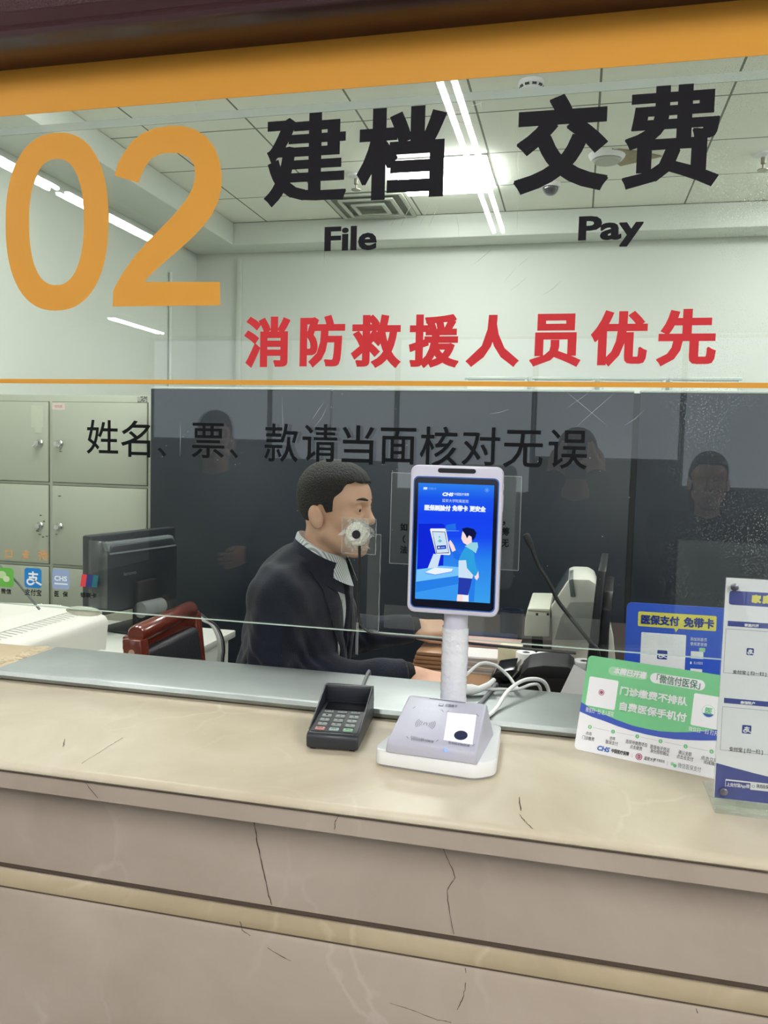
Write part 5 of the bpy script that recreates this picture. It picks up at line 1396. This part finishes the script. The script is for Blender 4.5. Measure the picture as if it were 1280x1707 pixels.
def cap(p, a, b, ra, rb):
    a = np.array(a, float); b = np.array(b, float); d = b - a
    t = np.clip(sum((p[i] - a[i]) * d[i] for i in range(3)) / max(d @ d, 1e-12), 0, 1)
    return np.sqrt(sum((p[i] - a[i] - d[i] * t) ** 2 for i in range(3))) - (ra + (rb - ra) * t)
def rbox(p, c, h, r):
    q = [np.abs(p[i] - c[i]) - h[i] + r for i in range(3)]
    return np.sqrt(sum(np.maximum(k, 0) ** 2 for k in q)) + np.minimum(np.maximum(np.maximum(q[0], q[1]), q[2]), 0) - r
def rot_mat(yaw, pitch=0.0, roll=0.0):
    return Matrix.Rotation(math.radians(yaw), 4, 'Z') @ Matrix.Rotation(math.radians(pitch), 4, 'Y') @ Matrix.Rotation(math.radians(roll), 4, 'X')
def addsurf(mb, fn, lo, hi, res, M=None, mi=0, mif=None):
    P, F = surface(fn, lo, hi, res)
    if M is not None:
        A = np.array(M)
        W = P @ A[:3, :3].T + A[:3, 3]
    else:
        W = P
    o = len(mb.v)
    mb.v.extend(map(tuple, W)); mb.f.extend([tuple(int(i) + o for i in f) for f in F])
    if mif is None: mb.m.extend([mi] * len(F))
    else: mb.m.extend(list(mif(P[F].mean(1))))
    return mb

def skull(p):
    d = ell(p, (-0.002, 0, 0.045), (0.097, 0.075, 0.088))
    return sm(d, ell(p, (0.044, 0, 0.043), (0.056, 0.061, 0.060)), 0.03)
def head_sdf(X, Y, Z):
    p = (X, Y, Z); s = (X, np.abs(Y), Z)
    d = skull(p)
    d = sm(d, ell(p, (0.040, 0, -0.028), (0.055, 0.057, 0.072)), 0.03)
    d = sm(d, cap(s, (0.004, 0.050, -0.048), (0.066, 0.018, -0.093), 0.022, 0.017), 0.025)
    d = sm(d, ell(p, (0.076, 0, -0.092), (0.019, 0.024, 0.018)), 0.02)
    d = sm(d, ell(s, (0.060, 0.043, -0.012), (0.026, 0.020, 0.022)), 0.02)
    d = sm(d, ell(p, (0.072, 0, -0.056), (0.030, 0.033, 0.032)), 0.02)
    p = (X, Y, Z - 0.007); s = (X, np.abs(Y), Z - 0.007)      # brow, eyes and nose
    d = sm(d, cap(s, (0.089, 0.012, 0.029), (0.077, 0.045, 0.030), 0.011, 0.009), 0.012)
    d = smax(d, -ell(s, (0.101, 0.031, 0.010), (0.019, 0.019, 0.013)), 0.012)
    d = sm(d, cap(p, (0.092, 0, 0.020), (0.110, 0, -0.020), 0.008, 0.0115), 0.012)
    d = sm(d, ell(s, (0.100, 0.0125, -0.025), (0.011, 0.008, 0.008)), 0.006)
    # eyelids with a slit
    lid = ell(s, (0.081, 0.031, 0.010), (0.0150, 0.0158, 0.0145))
    lid = smax(lid, -ell(s, (0.098, 0.031, 0.0075), (0.012, 0.0135, 0.0040)), 0.002)
    d = sm(d, lid, 0.005)
    p = (X, Y, Z); s = (X, np.abs(Y), Z)
    # lips
    d = sm(d, cap(s, (0.1005, 0, -0.051), (0.090, 0.023, -0.056), 0.0058, 0.0028), 0.004)
    d = sm(d, cap(s, (0.0985, 0, -0.0615), (0.090, 0.020, -0.058), 0.0062, 0.0028), 0.004)
    # ears
    e = ell((X * 0.97 + Z * 0.22, s[1] - 0.25 * (X + 0.008) * -1, Z * 0.97 - X * 0.22), (-0.012, 0.080, 0.000), (0.0185, 0.0085, 0.0315))
    e = smax(e, -ell((X, s[1], Z), (-0.004, 0.0905, 0.002), (0.0105, 0.0075, 0.019)), 0.004)
    d = sm(d, e, 0.006)
    return d
def neck_sdf(p, a, b): return cap(p, a, b, 0.054, 0.056)
def hair_sdf(X, Y, Z):
    p = (X, Y, Z)
    d = skull(p)
    t = 0.0050 + 0.010 * np.clip((Z - 0.05) / 0.08, 0, 1) + 0.002 * np.clip((X - 0.02) / 0.06, 0, 1) * np.clip((Z - 0.08) / 0.03, 0, 1)
    t = t + 0.0008 * np.sin(X * 500 + Z * 260 + 3 * np.sin(Y * 90)) * np.sin(Y * 450 + 2 * np.sin(X * 80))
    zl = np.interp(X, [-0.12, -0.06, -0.03, -0.022, -0.004, 0.004, 0.012, 0.030, 0.036, 0.056, 0.066, 0.085, 0.12], [-0.062, -0.062, -0.045, 0.020, 0.030, 0.028, 0.010, 0.014, 0.046, 0.060, 0.080, 0.088, 0.084])
    zl = zl + 0.0025 * np.sin(Y * 300) + 0.012 * np.clip(np.abs(Y) / 0.05 - 0.6, 0, 1) * np.clip((X - 0.03) / 0.03, 0, 1)
    return smax(d - t, zl - Z, 0.004)

def hand_sdf(curl, spread=0.0, thumb_in=0.0):
    fing = []
    for y, L, dy in ((0.0285, 0.070, 0.10), (0.0100, 0.078, 0.03), (-0.0095, 0.073, -0.04), (-0.0275, 0.057, -0.12)):
        p = np.array([0.086 - 0.12 * abs(y), y, 0.0]); a = math.radians(8)
        pts = [p]
        for seg, (f, c) in enumerate(((0.46, curl[0]), (0.30, curl[1]), (0.24, curl[2]))):
            a += math.radians(c)
            p = p + L * f * np.array([math.cos(a) * math.cos(dy + spread * y * 10), math.cos(a) * math.sin(dy + spread * y * 10), -math.sin(a)])
            pts.append(p)
        fing.append(pts)
    def fn(X, Y, Z):
        p = (X, Y, Z)
        d = rbox(p, (0.046, 0.0, 0.0), (0.047, 0.039, 0.0125), 0.0120)
        d = sm(d, ell(p, (0.030, 0.026, -0.006), (0.032, 0.020, 0.015)), 0.01)
        d = sm(d, cap(p, (-0.018, 0, 0.0), (0.012, 0, 0.0), 0.0245, 0.027), 0.02)
        for pts in fing:
            f = cap(p, pts[0] - np.array([0.02, 0, 0]), pts[0], 0.0095, 0.0098)
            for i in range(3):
                f = sm(f, cap(p, pts[i], pts[i + 1], 0.0096 - 0.0009 * i, 0.0088 - 0.0009 * i), 0.003)
            d = sm(d, f, 0.004)
        t = cap(p, (0.018, 0.026, -0.006), (0.047, 0.050 - thumb_in, -0.014), 0.0135, 0.0105)
        t = sm(t, cap(p, (0.047, 0.050 - thumb_in, -0.014), (0.073, 0.056 - thumb_in * 1.6, -0.020), 0.0103, 0.0092), 0.003)
        t = sm(t, cap(p, (0.073, 0.056 - thumb_in * 1.6, -0.020), (0.094, 0.054 - thumb_in * 2, -0.026), 0.0092, 0.0075), 0.003)
        return sm(d, t, 0.008)
    return fn, fing
def hand_matrix(wrist, tip_dir, up):
    x = Vector(tip_dir).normalized(); z = Vector(up); z = (z - x * z.dot(x)).normalized(); y = z.cross(x)
    M = Matrix((x, y, z)).transposed().to_4x4(); M.translation = Vector(wrist)
    return M

m_skin = mat('warm skin', (214, 170, 144), 0.5, noise=0.06, nscale=30, sss=0.08)
m_lip = mat('lips', (176, 112, 100), 0.45)
m_hair = mat('short black hair', (30, 25, 24), 0.6, bump=0.9, bscale=260)
m_brow = mat('black eyebrow', (40, 32, 28), 0.7)
m_eyew = mat('eye white', (222, 214, 206), 0.2); m_iris = mat('dark iris', (34, 24, 20), 0.1)
m_jacket = mat('navy suit cloth', (28, 31, 45), 0.85, noise=0.12, nscale=60, bump=0.25, bscale=300, sheen=0.15, spec=0.2)
m_trous = mat('dark suit trousers', (26, 27, 34), 0.85, spec=0.2)
m_shoe = mat('black shoe leather', (22, 20, 20), 0.3)
def stripes():
    m = mat('white striped shirt', (206, 210, 212), 0.7)
    nt = m.node_tree; L = nt.links.new; b = nt.nodes['Principled BSDF']
    tc = nt.nodes.new('ShaderNodeTexCoord'); wv = nt.nodes.new('ShaderNodeTexWave')
    wv.bands_direction = 'Y'; wv.inputs['Scale'].default_value = 62
    L(tc.outputs['Object'], wv.inputs['Vector'])
    r = nt.nodes.new('ShaderNodeValToRGB'); r.color_ramp.elements[0].color = srgb(150, 158, 168); r.color_ramp.elements[0].position = 0.25
    r.color_ramp.elements[1].color = srgb(222, 226, 226); r.color_ramp.elements[1].position = 0.5
    L(wv.outputs['Color'], r.inputs[0]); L(r.outputs[0], b.inputs['Base Color'])
    return m
m_shirt = stripes()

# ---- the clerk
man = thing('person', 'seated clerk in navy suit jacket and striped shirt working behind the pane', 'person', (-0.74, 2.03, OFZ))
HM = Matrix.Translation((-0.606, 2.005, 1.462)) @ rot_mat(-9, -1, 0) @ Matrix.Scale(0.965, 4)
neck_top = HM @ Vector((-0.020, 0, -0.035)); neck_bot = Vector((-0.646, 2.018, 1.318))
nt_l = HM.inverted() @ neck_top; nb_l = HM.inverted() @ neck_bot
bd = MB()
lipf = lambda c: [1 if (q[0] > 0.088 and abs(q[1]) < 0.024 and -0.0655 < q[2] < -0.0475) else 0 for q in c]
addsurf(bd, lambda X, Y, Z: sm(head_sdf(X, Y, Z), neck_sdf((X, Y, Z), tuple(nt_l), tuple(nb_l)), 0.022), (-0.20, -0.115, -0.24), (0.145, 0.115, 0.145), 0.0027, HM, mif=lipf)
# torso and limbs under the clothes
NS, FS_ = (-0.698, 1.858, 1.262), (-0.692, 2.205, 1.265)
NE, FE = (-0.715, 1.850, 1.045), (-0.670, 2.365, 1.060)
NW, FW = (-0.420, 2.040, 1.045), (-0.478, 2.440, 1.082)
def torso(p):
    d = ell(p, (-0.700, 2.028, 1.195), (0.120, 0.178, 0.155))
    d = sm(d, cap(p, (-0.708, 1.895, 1.268), (-0.692, 2.165, 1.268), 0.056, 0.056), 0.06)
    d = sm(d, ell(p, (-0.682, 2.024, 1.312), (0.064, 0.085, 0.055)), 0.05)
    d = sm(d, ell(p, (-0.722, 2.030, 1.03), (0.128, 0.160, 0.16)), 0.06)
    d = sm(d, ell(p, (-0.755, 2.030, 0.85), (0.140, 0.175, 0.12)), 0.05)
    return d
def core(X, Y, Z):
    p = (X, Y, Z)
    d = torso(p) + 0.028
    for s, k, f in ((1.935, 1.925, 1.93), (2.125, 2.135, 2.13)):
        d = sm(d, cap(p, (-0.74, s, 0.80), (-0.33, k, 0.80), 0.072, 0.055), 0.04)
        d = sm(d, cap(p, (-0.33, k, 0.80), (-0.36, f, 0.34), 0.052, 0.036), 0.02)
        d = sm(d, cap(p, (-0.36, f, 0.34), (-0.36, f, 0.27), 0.036, 0.036), 0.02)
    for S_, E1, W1 in ((NS, NE, NW), (FS_, FE, FW)):
        d = sm(d, cap(p, S_, E1, 0.045, 0.038), 0.03); d = sm(d, cap(p, E1, W1, 0.038, 0.028), 0.01)
    return d
addsurf(bd, core, (-0.93, 1.74, 0.22), (-0.25, 2.50, 1.40), 0.012)
hn_f, fing_n = hand_sdf((12, 26, 18), 0.3, 0.006)
hf_f, fing_f = hand_sdf((22, 36, 24), 0.2, 0.012)
HN = hand_matrix((-0.402, 2.048, 1.042), (1.0, 0.16, -0.16), (0.05, -0.30, 1))     # right hand, nearer the pane; its thumb lies on the far side
HF = hand_matrix((-0.468, 2.445, 1.083), (1.0, 0.22, 0.02), (0.0, -0.45, 1))
HFm = HF @ Matrix.Scale(-1, 4, Vector((0, 1, 0)))
addsurf(bd, hn_f, (-0.055, -0.06, -0.075), (0.185, 0.085, 0.035), 0.0024, HN)
mbl = MB(); addsurf(mbl, hf_f, (-0.055, -0.06, -0.095), (0.185, 0.085, 0.035), 0.0024, HFm)
bd.add(mbl.v, [f[::-1] for f in mbl.f], 0)
obj('body', bd, [m_skin, m_lip], man, smooth=180)
hb_ = MB(); addsurf(hb_, hair_sdf, (-0.125, -0.10, -0.075), (0.125, 0.10, 0.165), 0.0025, HM)
obj('hair', hb_, m_hair, man, smooth=180)
ey = MB()
for s in (-1, 1):
    c_ = Vector((0.0805, 0.031 * s, 0.0165))
    ey.ball(c_, 0.0128, 0, 16, HM); ey.ball(c_ + Vector((0.0078, -0.001 * 1, -0.0015)), 0.0062, 1, 12, HM)
    o = obj('eye', ey, [m_eyew, m_iris], man); ey = MB()
def brow(s):
    pts = []
    for t in np.linspace(0, 1, 12):
        y = 0.012 + 0.036 * t; z = 0.0405 + 0.006 * math.sin(t * 2.2) - 0.003 * t
        x = 0.12
        while head_sdf(np.array(x), np.array(y * s), np.array(z)) > 0.0 and x > 0: x -= 0.0005
        pts.append(HM @ Vector((x - 0.0008, y * s, z)))
    return MB().tube(pts, [0.0012 + 0.0026 * math.sin(math.pi * min(1, 0.15 + t * .85)) for t in np.linspace(0, 1, 12)], 8)
for s in (-1, 1): obj('eyebrow', brow(s), m_brow, man)
# nails
nl_ = MB()
for M_, fg in ((HN, fing_n), (HFm, fing_f)):
    for pts in fg:
        a = pts[2]; c = pts[3]; dr = (c - a) / np.linalg.norm(c - a)
        up = np.array([dr[2] * -1 * -1, 0, 0]); nrm = np.array([-dr[2] * -1, 0, dr[0]]); nrm = np.array([-dr[2], 0, dr[0]])
        q = c + nrm * 0.0066
        loc = Matrix((Vector(dr), Vector((0, 1, 0)), Vector(nrm))).transposed().to_4x4(); loc.translation = Vector(q)
        nl_.ball((0, 0, 0), (0.0058, 0.0048, 0.0012), 0, 10, M_ @ loc)
obj('fingernails', nl_, mat('nail', (226, 184, 164), 0.3), man)
# jacket
YC = 2.020
def vopen(p):
    w = 0.010 + np.clip(p[2] - 1.02, 0, 1) * 0.215
    return np.maximum(np.maximum(np.maximum(np.abs(p[1] - (YC - 0.09 * (p[0] + 0.6))) - w, -0.665 - p[0]), 0.99 - p[2]), p[0] + 0.535)
def jacket_solid(p):
    X, Y, Z = p
    d = torso(p) - 0.012
    for S_, E1, W1, k in ((NS, NE, NW, 1), (FS_, FE, FW, -1)):
        a = cap(p, S_, E1, 0.067, 0.058)
        a = sm(a, cap(p, E1, W1, 0.057, 0.044), 0.03)
        d = sm(d, a, 0.035)
    # folds: gathered round the elbows and across the upper arm
    for E1 in (NE, FE):
        r = np.sqrt((X - E1[0]) ** 2 + (Y - E1[1]) ** 2 + (Z - E1[2]) ** 2)
        d = d + 0.0055 * np.exp(-(r / 0.12) ** 2) * np.sin((X * 0.6 + Z * 0.9) * 130 + 6 * np.sin(Y * 30))
    d = d + 0.0028 * np.sin(Z * 55 + X * 48 + 3 * np.sin(Y * 17)) * np.sin(Y * 21 + X * 13) + 0.0018 * np.sin(Z * 23 - X * 90 + Y * 31)
    return d
def jacket(X, Y, Z):
    p = (X, Y, Z)
    d = jacket_solid(p)
    d = smax(d, -vopen(p), 0.004)
    hole = cap(p, tuple(neck_top), (-0.650, 2.018, 1.285), 0.060, 0.070)
    d = smax(d, -hole, 0.006)
    d = smax(d, 0.80 - Z, 0.01)
    # cut the cuffs square
    for E1, W1 in ((NE, NW), (FE, FW)):
        ax = (np.array(W1) - np.array(E1)); ax /= np.linalg.norm(ax)
        c = np.array(W1)
        t = (X - c[0]) * ax[0] + (Y - c[1]) * ax[1] + (Z - c[2]) * ax[2]
        near = np.sqrt((X - c[0]) ** 2 + (Y - c[1]) ** 2 + (Z - c[2]) ** 2) < 0.09
        d = np.where(near, np.maximum(d, t - 0.004), d)
    return d
jk = MB(); addsurf(jk, jacket, (-0.94, 1.74, 0.79), (-0.35, 2.53, 1.44), 0.0058)
jo = obj('jacket', jk, m_jacket, man, smooth=180)
def jx(y, z, fn=jacket_solid):
    x = -0.40
    while x > -0.85 and float(fn((np.array(x), np.array(y), np.array(z)))) > 0: x -= 0.002
    return x
lp = MB()
for s in (-1, 1):
    vs = []; zs = np.linspace(1.345, 1.04, 15); n = len(zs)
    for z in zs:
        w = 0.010 + max(0, z - 1.02) * 0.215
        wd = 0.055 * min(1, (z - 1.03) / 0.20) + 0.004 if z < 1.26 else 0.055 - 0.012 * (z - 1.26) / 0.1
        for t in (0, .35, .7, 1):
            yy = YC + 0.01 + s * (w - 0.004 + wd * t)
            xx = jx(yy, z, jacket_solid if z > 1.13 else (lambda p: torso(p) - 0.016))
            if xx < -0.70: xx = -0.64
            vs.append((xx + 0.0085 + (0.003 if t in (.35, .7) else -0.002), yy + 0.0, z))
    m_ = 4
    fs_ = [(i * m_ + k, i * m_ + k + 1, (i + 1) * m_ + k + 1, (i + 1) * m_ + k) for i in range(n - 1) for k in range(m_ - 1)]
    lp.add(vs, fs_, 0)
obj('lapel', lp, m_jacket, jo, smooth=60)
# folded collar of the jacket round the neck
def ring(a0, a1, n, fr_):
    vs = []; 
    for k in range(n + 1):
        a = math.radians(a0 + (a1 - a0) * k / n); vs += fr_(a)
    m_ = len(fr_(0.0))
    return vs, [(k * m_ + j, k * m_ + j + 1, (k + 1) * m_ + j + 1, (k + 1) * m_ + j) for k in range(n) for j in range(m_ - 1)]
nc = Vector((-0.634, 2.016, 0))
def jcol(a):
    ca, sa = math.cos(a), math.sin(a); out = []
    bk_ = 0.5 - 0.5 * ca
    for r, z in ((0.062, 1.322 + 0.065 * bk_), (0.066, 1.334 + 0.066 * bk_), (0.073, 1.334 + 0.064 * bk_), (0.094, 1.288 + 0.062 * bk_ - 0.035 * max(0.0, ca))):
        out.append((nc.x - 0.008 * bk_ + r * ca * 0.92, nc.y + r * sa * 1.05, z))
    return out
b = MB(); b.add(*ring(30, 330, 44, jcol)); obj('jacket_collar', b, m_jacket, jo, smooth=60)
# sleeve cuff lining seen as a darker band
for W1, E1 in ((NW, NE), (FW, FE)):
    ax = (Vector(W1) - Vector(E1)).normalized(); c_ = Vector(W1)
    obj('inner_cuff', MB().tube([c_ - ax * 0.02, c_ + ax * 0.012, c_ + ax * 0.026], [0.036, 0.036, 0.033], 20), mat('black knitted cuff', (18, 18, 22), 0.9), jo, label='dark inner cuff')
# shirt
sh = MB()
addsurf(sh, lambda X, Y, Z: np.maximum(np.maximum(torso((X, Y, Z)) + 0.001, np.maximum(0.99 - Z, Z - 1.385)), -cap((X, Y, Z), tuple(neck_top), (-0.668, 2.022, 1.27), 0.052, 0.058)), (-0.86, 1.86, 0.98), (-0.54, 2.22, 1.42), 0.006)
so = obj('shirt', sh, m_shirt, man, smooth=180)
def scol(a):
    ca, sa = math.cos(a), math.sin(a); bk_ = 0.5 - 0.5 * ca
    fr_ = max(0.0, ca - 0.35) / 0.65
    out = []
    for r, z in ((0.058, 1.318 + 0.065 * bk_), (0.060, 1.350 + 0.064 * bk_ + 0.004 * fr_), (0.065, 1.348 + 0.064 * bk_), (0.080 + 0.014 * fr_, 1.300 + 0.065 * bk_ - 0.022 * fr_)):
        out.append((nc.x - 0.006 * bk_ + r * ca, nc.y + r * sa, z))
    return out
b = MB(); b.add(*ring(14, 346, 48, scol)); obj('shirt_collar', b, m_shirt, so, smooth=60)
b = MB()
for z in np.linspace(1.30, 1.03, 5):
    x = jx(YC + 0.004, z, torso); Mb = Matrix.Translation((x + 0.001, YC + 0.004, z)) @ Matrix.Rotation(math.radians(90), 4, 'Y')
    b.lathe([(0.0005, 0), (0.0052, 0), (0.005, 0.002), (0.0005, 0.0022)], n=14, M=Mb)
obj('shirt_buttons', b, m_eyew, so)
# identity card strap on the chest
bx = MB(); p0 = atY(596, 1038, 1.99); p1 = atY(594, 1094, 1.99)
bx.prism([(-0.003, 0), (0.004, 0), (0.006, -0.05), (0.005, -0.083), (-0.003, -0.083), (-0.003, -0.05)], 'x', -0.001, 0.001, 0, M=Matrix.Translation((p0.x, 1.99, p0.z)) @ Matrix.Rotation(math.radians(55), 4, 'Z'))
obj('badge_strap', bx, mat('grey white strap', (168, 170, 174), .6), man, smooth=0, label='narrow white hanging strap')
# trousers and shoes
def trous(X, Y, Z):
    p = (X, Y, Z)
    d = ell(p, (-0.755, 2.030, 0.84), (0.142, 0.178, 0.115))
    for s, k, f in ((1.935, 1.925, 1.93), (2.125, 2.135, 2.13)):
        d = sm(d, cap(p, (-0.74, s, 0.80), (-0.33, k, 0.80), 0.086, 0.068), 0.03)
        d = sm(d, cap(p, (-0.33, k, 0.80), (-0.36, f, 0.30), 0.068, 0.056), 0.02)
    return np.maximum(np.maximum(d, Z - 0.93), 0.285 - Z)
tb = MB(); addsurf(tb, trous, (-0.93, 1.80, 0.27), (-0.24, 2.26, 0.95), 0.009)
obj('trousers', tb, m_trous, man, smooth=180)
for f in (1.93, 2.13):
    b = MB(); addsurf(b, lambda X, Y, Z: np.maximum(sm(cap((X, Y, Z), (-0.40, f, 0.245), (-0.20, f + (f - 2.03) * .2, 0.232), 0.042, 0.036), cap((X, Y, Z), (-0.365, f, 0.25), (-0.365, f, 0.30), 0.046, 0.044), 0.03), 0.2005 - Z), (-0.47, f - .09, 0.19), (-0.13, f + .09, 0.36), 0.007)
    obj('shoe', b, m_shoe, man, smooth=180)
# his swivel chair
sc_ = thing('office_chair', 'black swivel office chair under the seated clerk', 'chair', (-0.73, 2.03, OFZ))
obj('seat', MB().box((-0.96, 1.81, 0.655), (-0.50, 2.25, 0.715), 0.025, 3), m_blackrough, sc_)
obj('backrest', MB().box((-1.00, 1.85, 0.74), (-0.945, 2.21, 0.97), 0.024, 3), m_blackrough, sc_)
obj('back_bar', MB().tube([(-0.80, 2.03, 0.645), (-0.98, 2.03, 0.66), (-1.005, 2.03, 0.72), (-1.0, 2.03, 0.90)], 0.014, 10), m_black, sc_)
obj('column', MB().lathe([(0.028, 0.09), (0.028, 0.30), (0.02, 0.30), (0.02, 0.45)], n=20), m_chrome, sc_, local=True)
for k in range(5):
    a = math.radians(72 * k + 36)
    leg = obj('leg', MB().tube([(0, 0, 0.10), (0.26 * math.cos(a), 0.26 * math.sin(a), 0.062)], [0.024, 0.014], 10), m_black, sc_, local=True)
    o = obj('caster', MB().ball((0.26 * math.cos(a), 0.26 * math.sin(a), 0.0285), 0.028), m_blackrough, leg, local=True)

# ---- visitors in the hall, behind the camera: seen only as dark reflections in the pane
def visitor(x, y, face, h, coat, label, pose, hairlong=False):
    """standing person; face = heading in degrees (90 looks at the counter)"""
    t = thing('person', label, 'person', (x, y, 0), math.radians(face))
    k = h / 1.72
    L = lambda *a: tuple(v * k for v in a)
    if pose == 'photo':
        arms = [(L(0.0, s * 0.19, 1.40), L(0.12, s * 0.24, 1.20), L(0.245, s * 0.075, 1.535)) for s in (-1, 1)]
    elif pose == 'hip':
        arms = [(L(0, -0.19, 1.40), L(0.02, -0.30, 1.13), L(0.16, -0.16, 1.08)), (L(0, 0.19, 1.40), L(-0.03, 0.25, 1.12), L(0.05, 0.23, 0.87))]
    else:
        arms = [(L(0, s * 0.19, 1.40), L(-0.03, s * 0.24, 1.12), L(0.05, s * 0.22, 0.87)) for s in (-1, 1)]
    head = Matrix.Translation(L(0.03, 0, 1.585)) @ Matrix.Scale(k, 4)
    b = MB()
    addsurf(b, lambda X, Y, Z: sm(head_sdf(X, Y, Z), cap((X, Y, Z), (-0.02, 0, -0.04), (-0.045, 0, -0.19), 0.052, 0.06), 0.02), (-0.13, -0.11, -0.26), (0.14, 0.11, 0.145), 0.0055, head)
    def inner(X, Y, Z):
        p = (X, Y, Z)
        d = cap(p, L(0, 0, 1.0), L(0, 0, 1.34), 0.10, 0.11)
        for s in (-1, 1):
            d = sm(d, cap(p, L(0, s * .09, .95), L(0.0, s * .10, .50), .065, .05), .04); d = sm(d, cap(p, L(0, s * .10, .50), L(-.02, s * .10, .07), .048, .034), .02)
        for a_, e_, w_ in arms:
            d = sm(d, cap(p, a_, e_, .04, .034), .03); d = sm(d, cap(p, e_, w_, .034, .026), .01)
        return d
    addsurf(b, inner, L(-0.17, -0.36, 0.03), L(0.33, 0.36, 1.62), 0.016)
    for i, (a_, e_, w_) in enumerate(arms):
        dirn = Vector(w_) - Vector(e_)
        fn, _ = hand_sdf((20, 35, 25), 0.2, 0.004)
        Mh = hand_matrix(w_, dirn, (0.9, 0, -0.2) if pose == 'photo' else (0.3, -1 if i == 0 else 1, 0.1))
        if i == 1: Mh = Mh @ Matrix.Scale(-1, 4, Vector((0, 1, 0)))
        tmp = MB(); addsurf(tmp, fn, (-0.055, -0.06, -0.09), (0.185, 0.085, 0.035), 0.005, Mh)
        b.add(tmp.v, [f[::-1] for f in tmp.f] if i == 1 else tmp.f)
    PMt = PM[t.name]
    obj('body', b, m_skin, t, smooth=180, local=True)
    b = MB(); addsurf(b, hair_sdf, (-0.125, -0.10, -0.075), (0.125, 0.10, 0.165), 0.005, head)
    if hairlong:
        addsurf(b, lambda X, Y, Z: smax(cap((X, Y, Z), (-0.05, 0, 0.04), (-0.07, 0, -0.16), 0.085, 0.07), -ell((X, Y, Z), (0.06, 0, -0.03), (0.10, 0.07, 0.16)), 0.01), (-0.16, -0.11, -0.26), (0.06, 0.11, 0.14), 0.007, head)
    obj('hair', b, m_hair, t, smooth=180, local=True)
    def coatf(X, Y, Z):
        p = (X, Y, Z)
        d = ell(p, L(0, 0, 1.26), (0.135 * k, 0.19 * k, 0.20 * k))
        d = sm(d, cap(p, L(0, -.15, 1.385), L(0, .15, 1.385), .062, .062), .06)
        d = sm(d, ell(p, L(0, 0, 1.0), (0.135 * k, 0.17 * k, 0.20 * k)), .06)
        for a_, e_, w_ in arms:
            d = sm(d, sm(cap(p, a_, e_, .066, .054), cap(p, e_, w_, .054, .042), .02), .03)
        d = d + 0.003 * np.sin(Z * 50 + X * 40) * np.sin(Y * 22)
        return smax(smax(d, 0.84 * k - Z, 0.01), -cap(p, L(0.01, 0, 1.47), L(0, 0, 1.40), .062, .05), .01)
    b = MB(); addsurf(b, coatf, L(-0.20, -0.38, 0.80), L(0.32, 0.38, 1.62), 0.011)
    obj('coat', b, mat('coat cloth', coat, 0.85), t, smooth=180, local=True)
    def trf(X, Y, Z):
        p = (X, Y, Z); d = ell(p, L(0, 0, .92), (.12 * k, .155 * k, .12 * k))
        for s in (-1, 1):
            d = sm(d, cap(p, L(0, s * .09, .92), L(0.0, s * .10, .50), .082, .066), .03); d = sm(d, cap(p, L(0, s * .10, .50), L(-.02, s * .10, .09), .064, .054), .02)
        return np.maximum(d, 0.075 - Z)
    b = MB(); addsurf(b, trf, L(-0.16, -0.22, 0.05), L(0.16, 0.22, 1.02), 0.014)
    obj('trousers', b, m_trous, t, smooth=180, local=True)
    for s in (-1, 1):
        b = MB(); addsurf(b, lambda X, Y, Z: np.maximum(cap((X, Y, Z), (-0.05, s * .10 * k, 0.04), (0.13, s * .12 * k, 0.03), .044, .036), 0.0005 - Z), (-0.12, s * .1 - .09, -0.01), (0.2, s * .1 + .09, 0.11), 0.009)
        obj('shoe', b, m_shoe, t, smooth=180, local=True)
    return t
visitor(0.0, -0.33, 90, 1.74, (30, 32, 38), 'standing visitor in a dark coat holding up a phone in front of the window', 'photo')
tph = thing('smartphone', 'dark smartphone held up by the visitor in front of the window', 'phone', (0.0, -0.05, 1.58))
obj('body', MB().box((-0.038, -0.056, 1.545), (0.038, -0.048, 1.70), 0.004), m_black, tph)
obj('display', MB().box((-0.035, -0.0567, 1.55), (0.035, -0.0559, 1.695)), mat('phone display', (30, 40, 60), 0.1), tph)
visitor(0.56, -0.62, 95, 1.66, (38, 34, 40), 'standing visitor with long hair in a dark plum jacket at the right', 'stand', True)
visitor(-1.72, -0.55, 70, 1.80, (28, 30, 34), 'tall standing visitor in a black jacket at the left with a bent arm', 'hip')
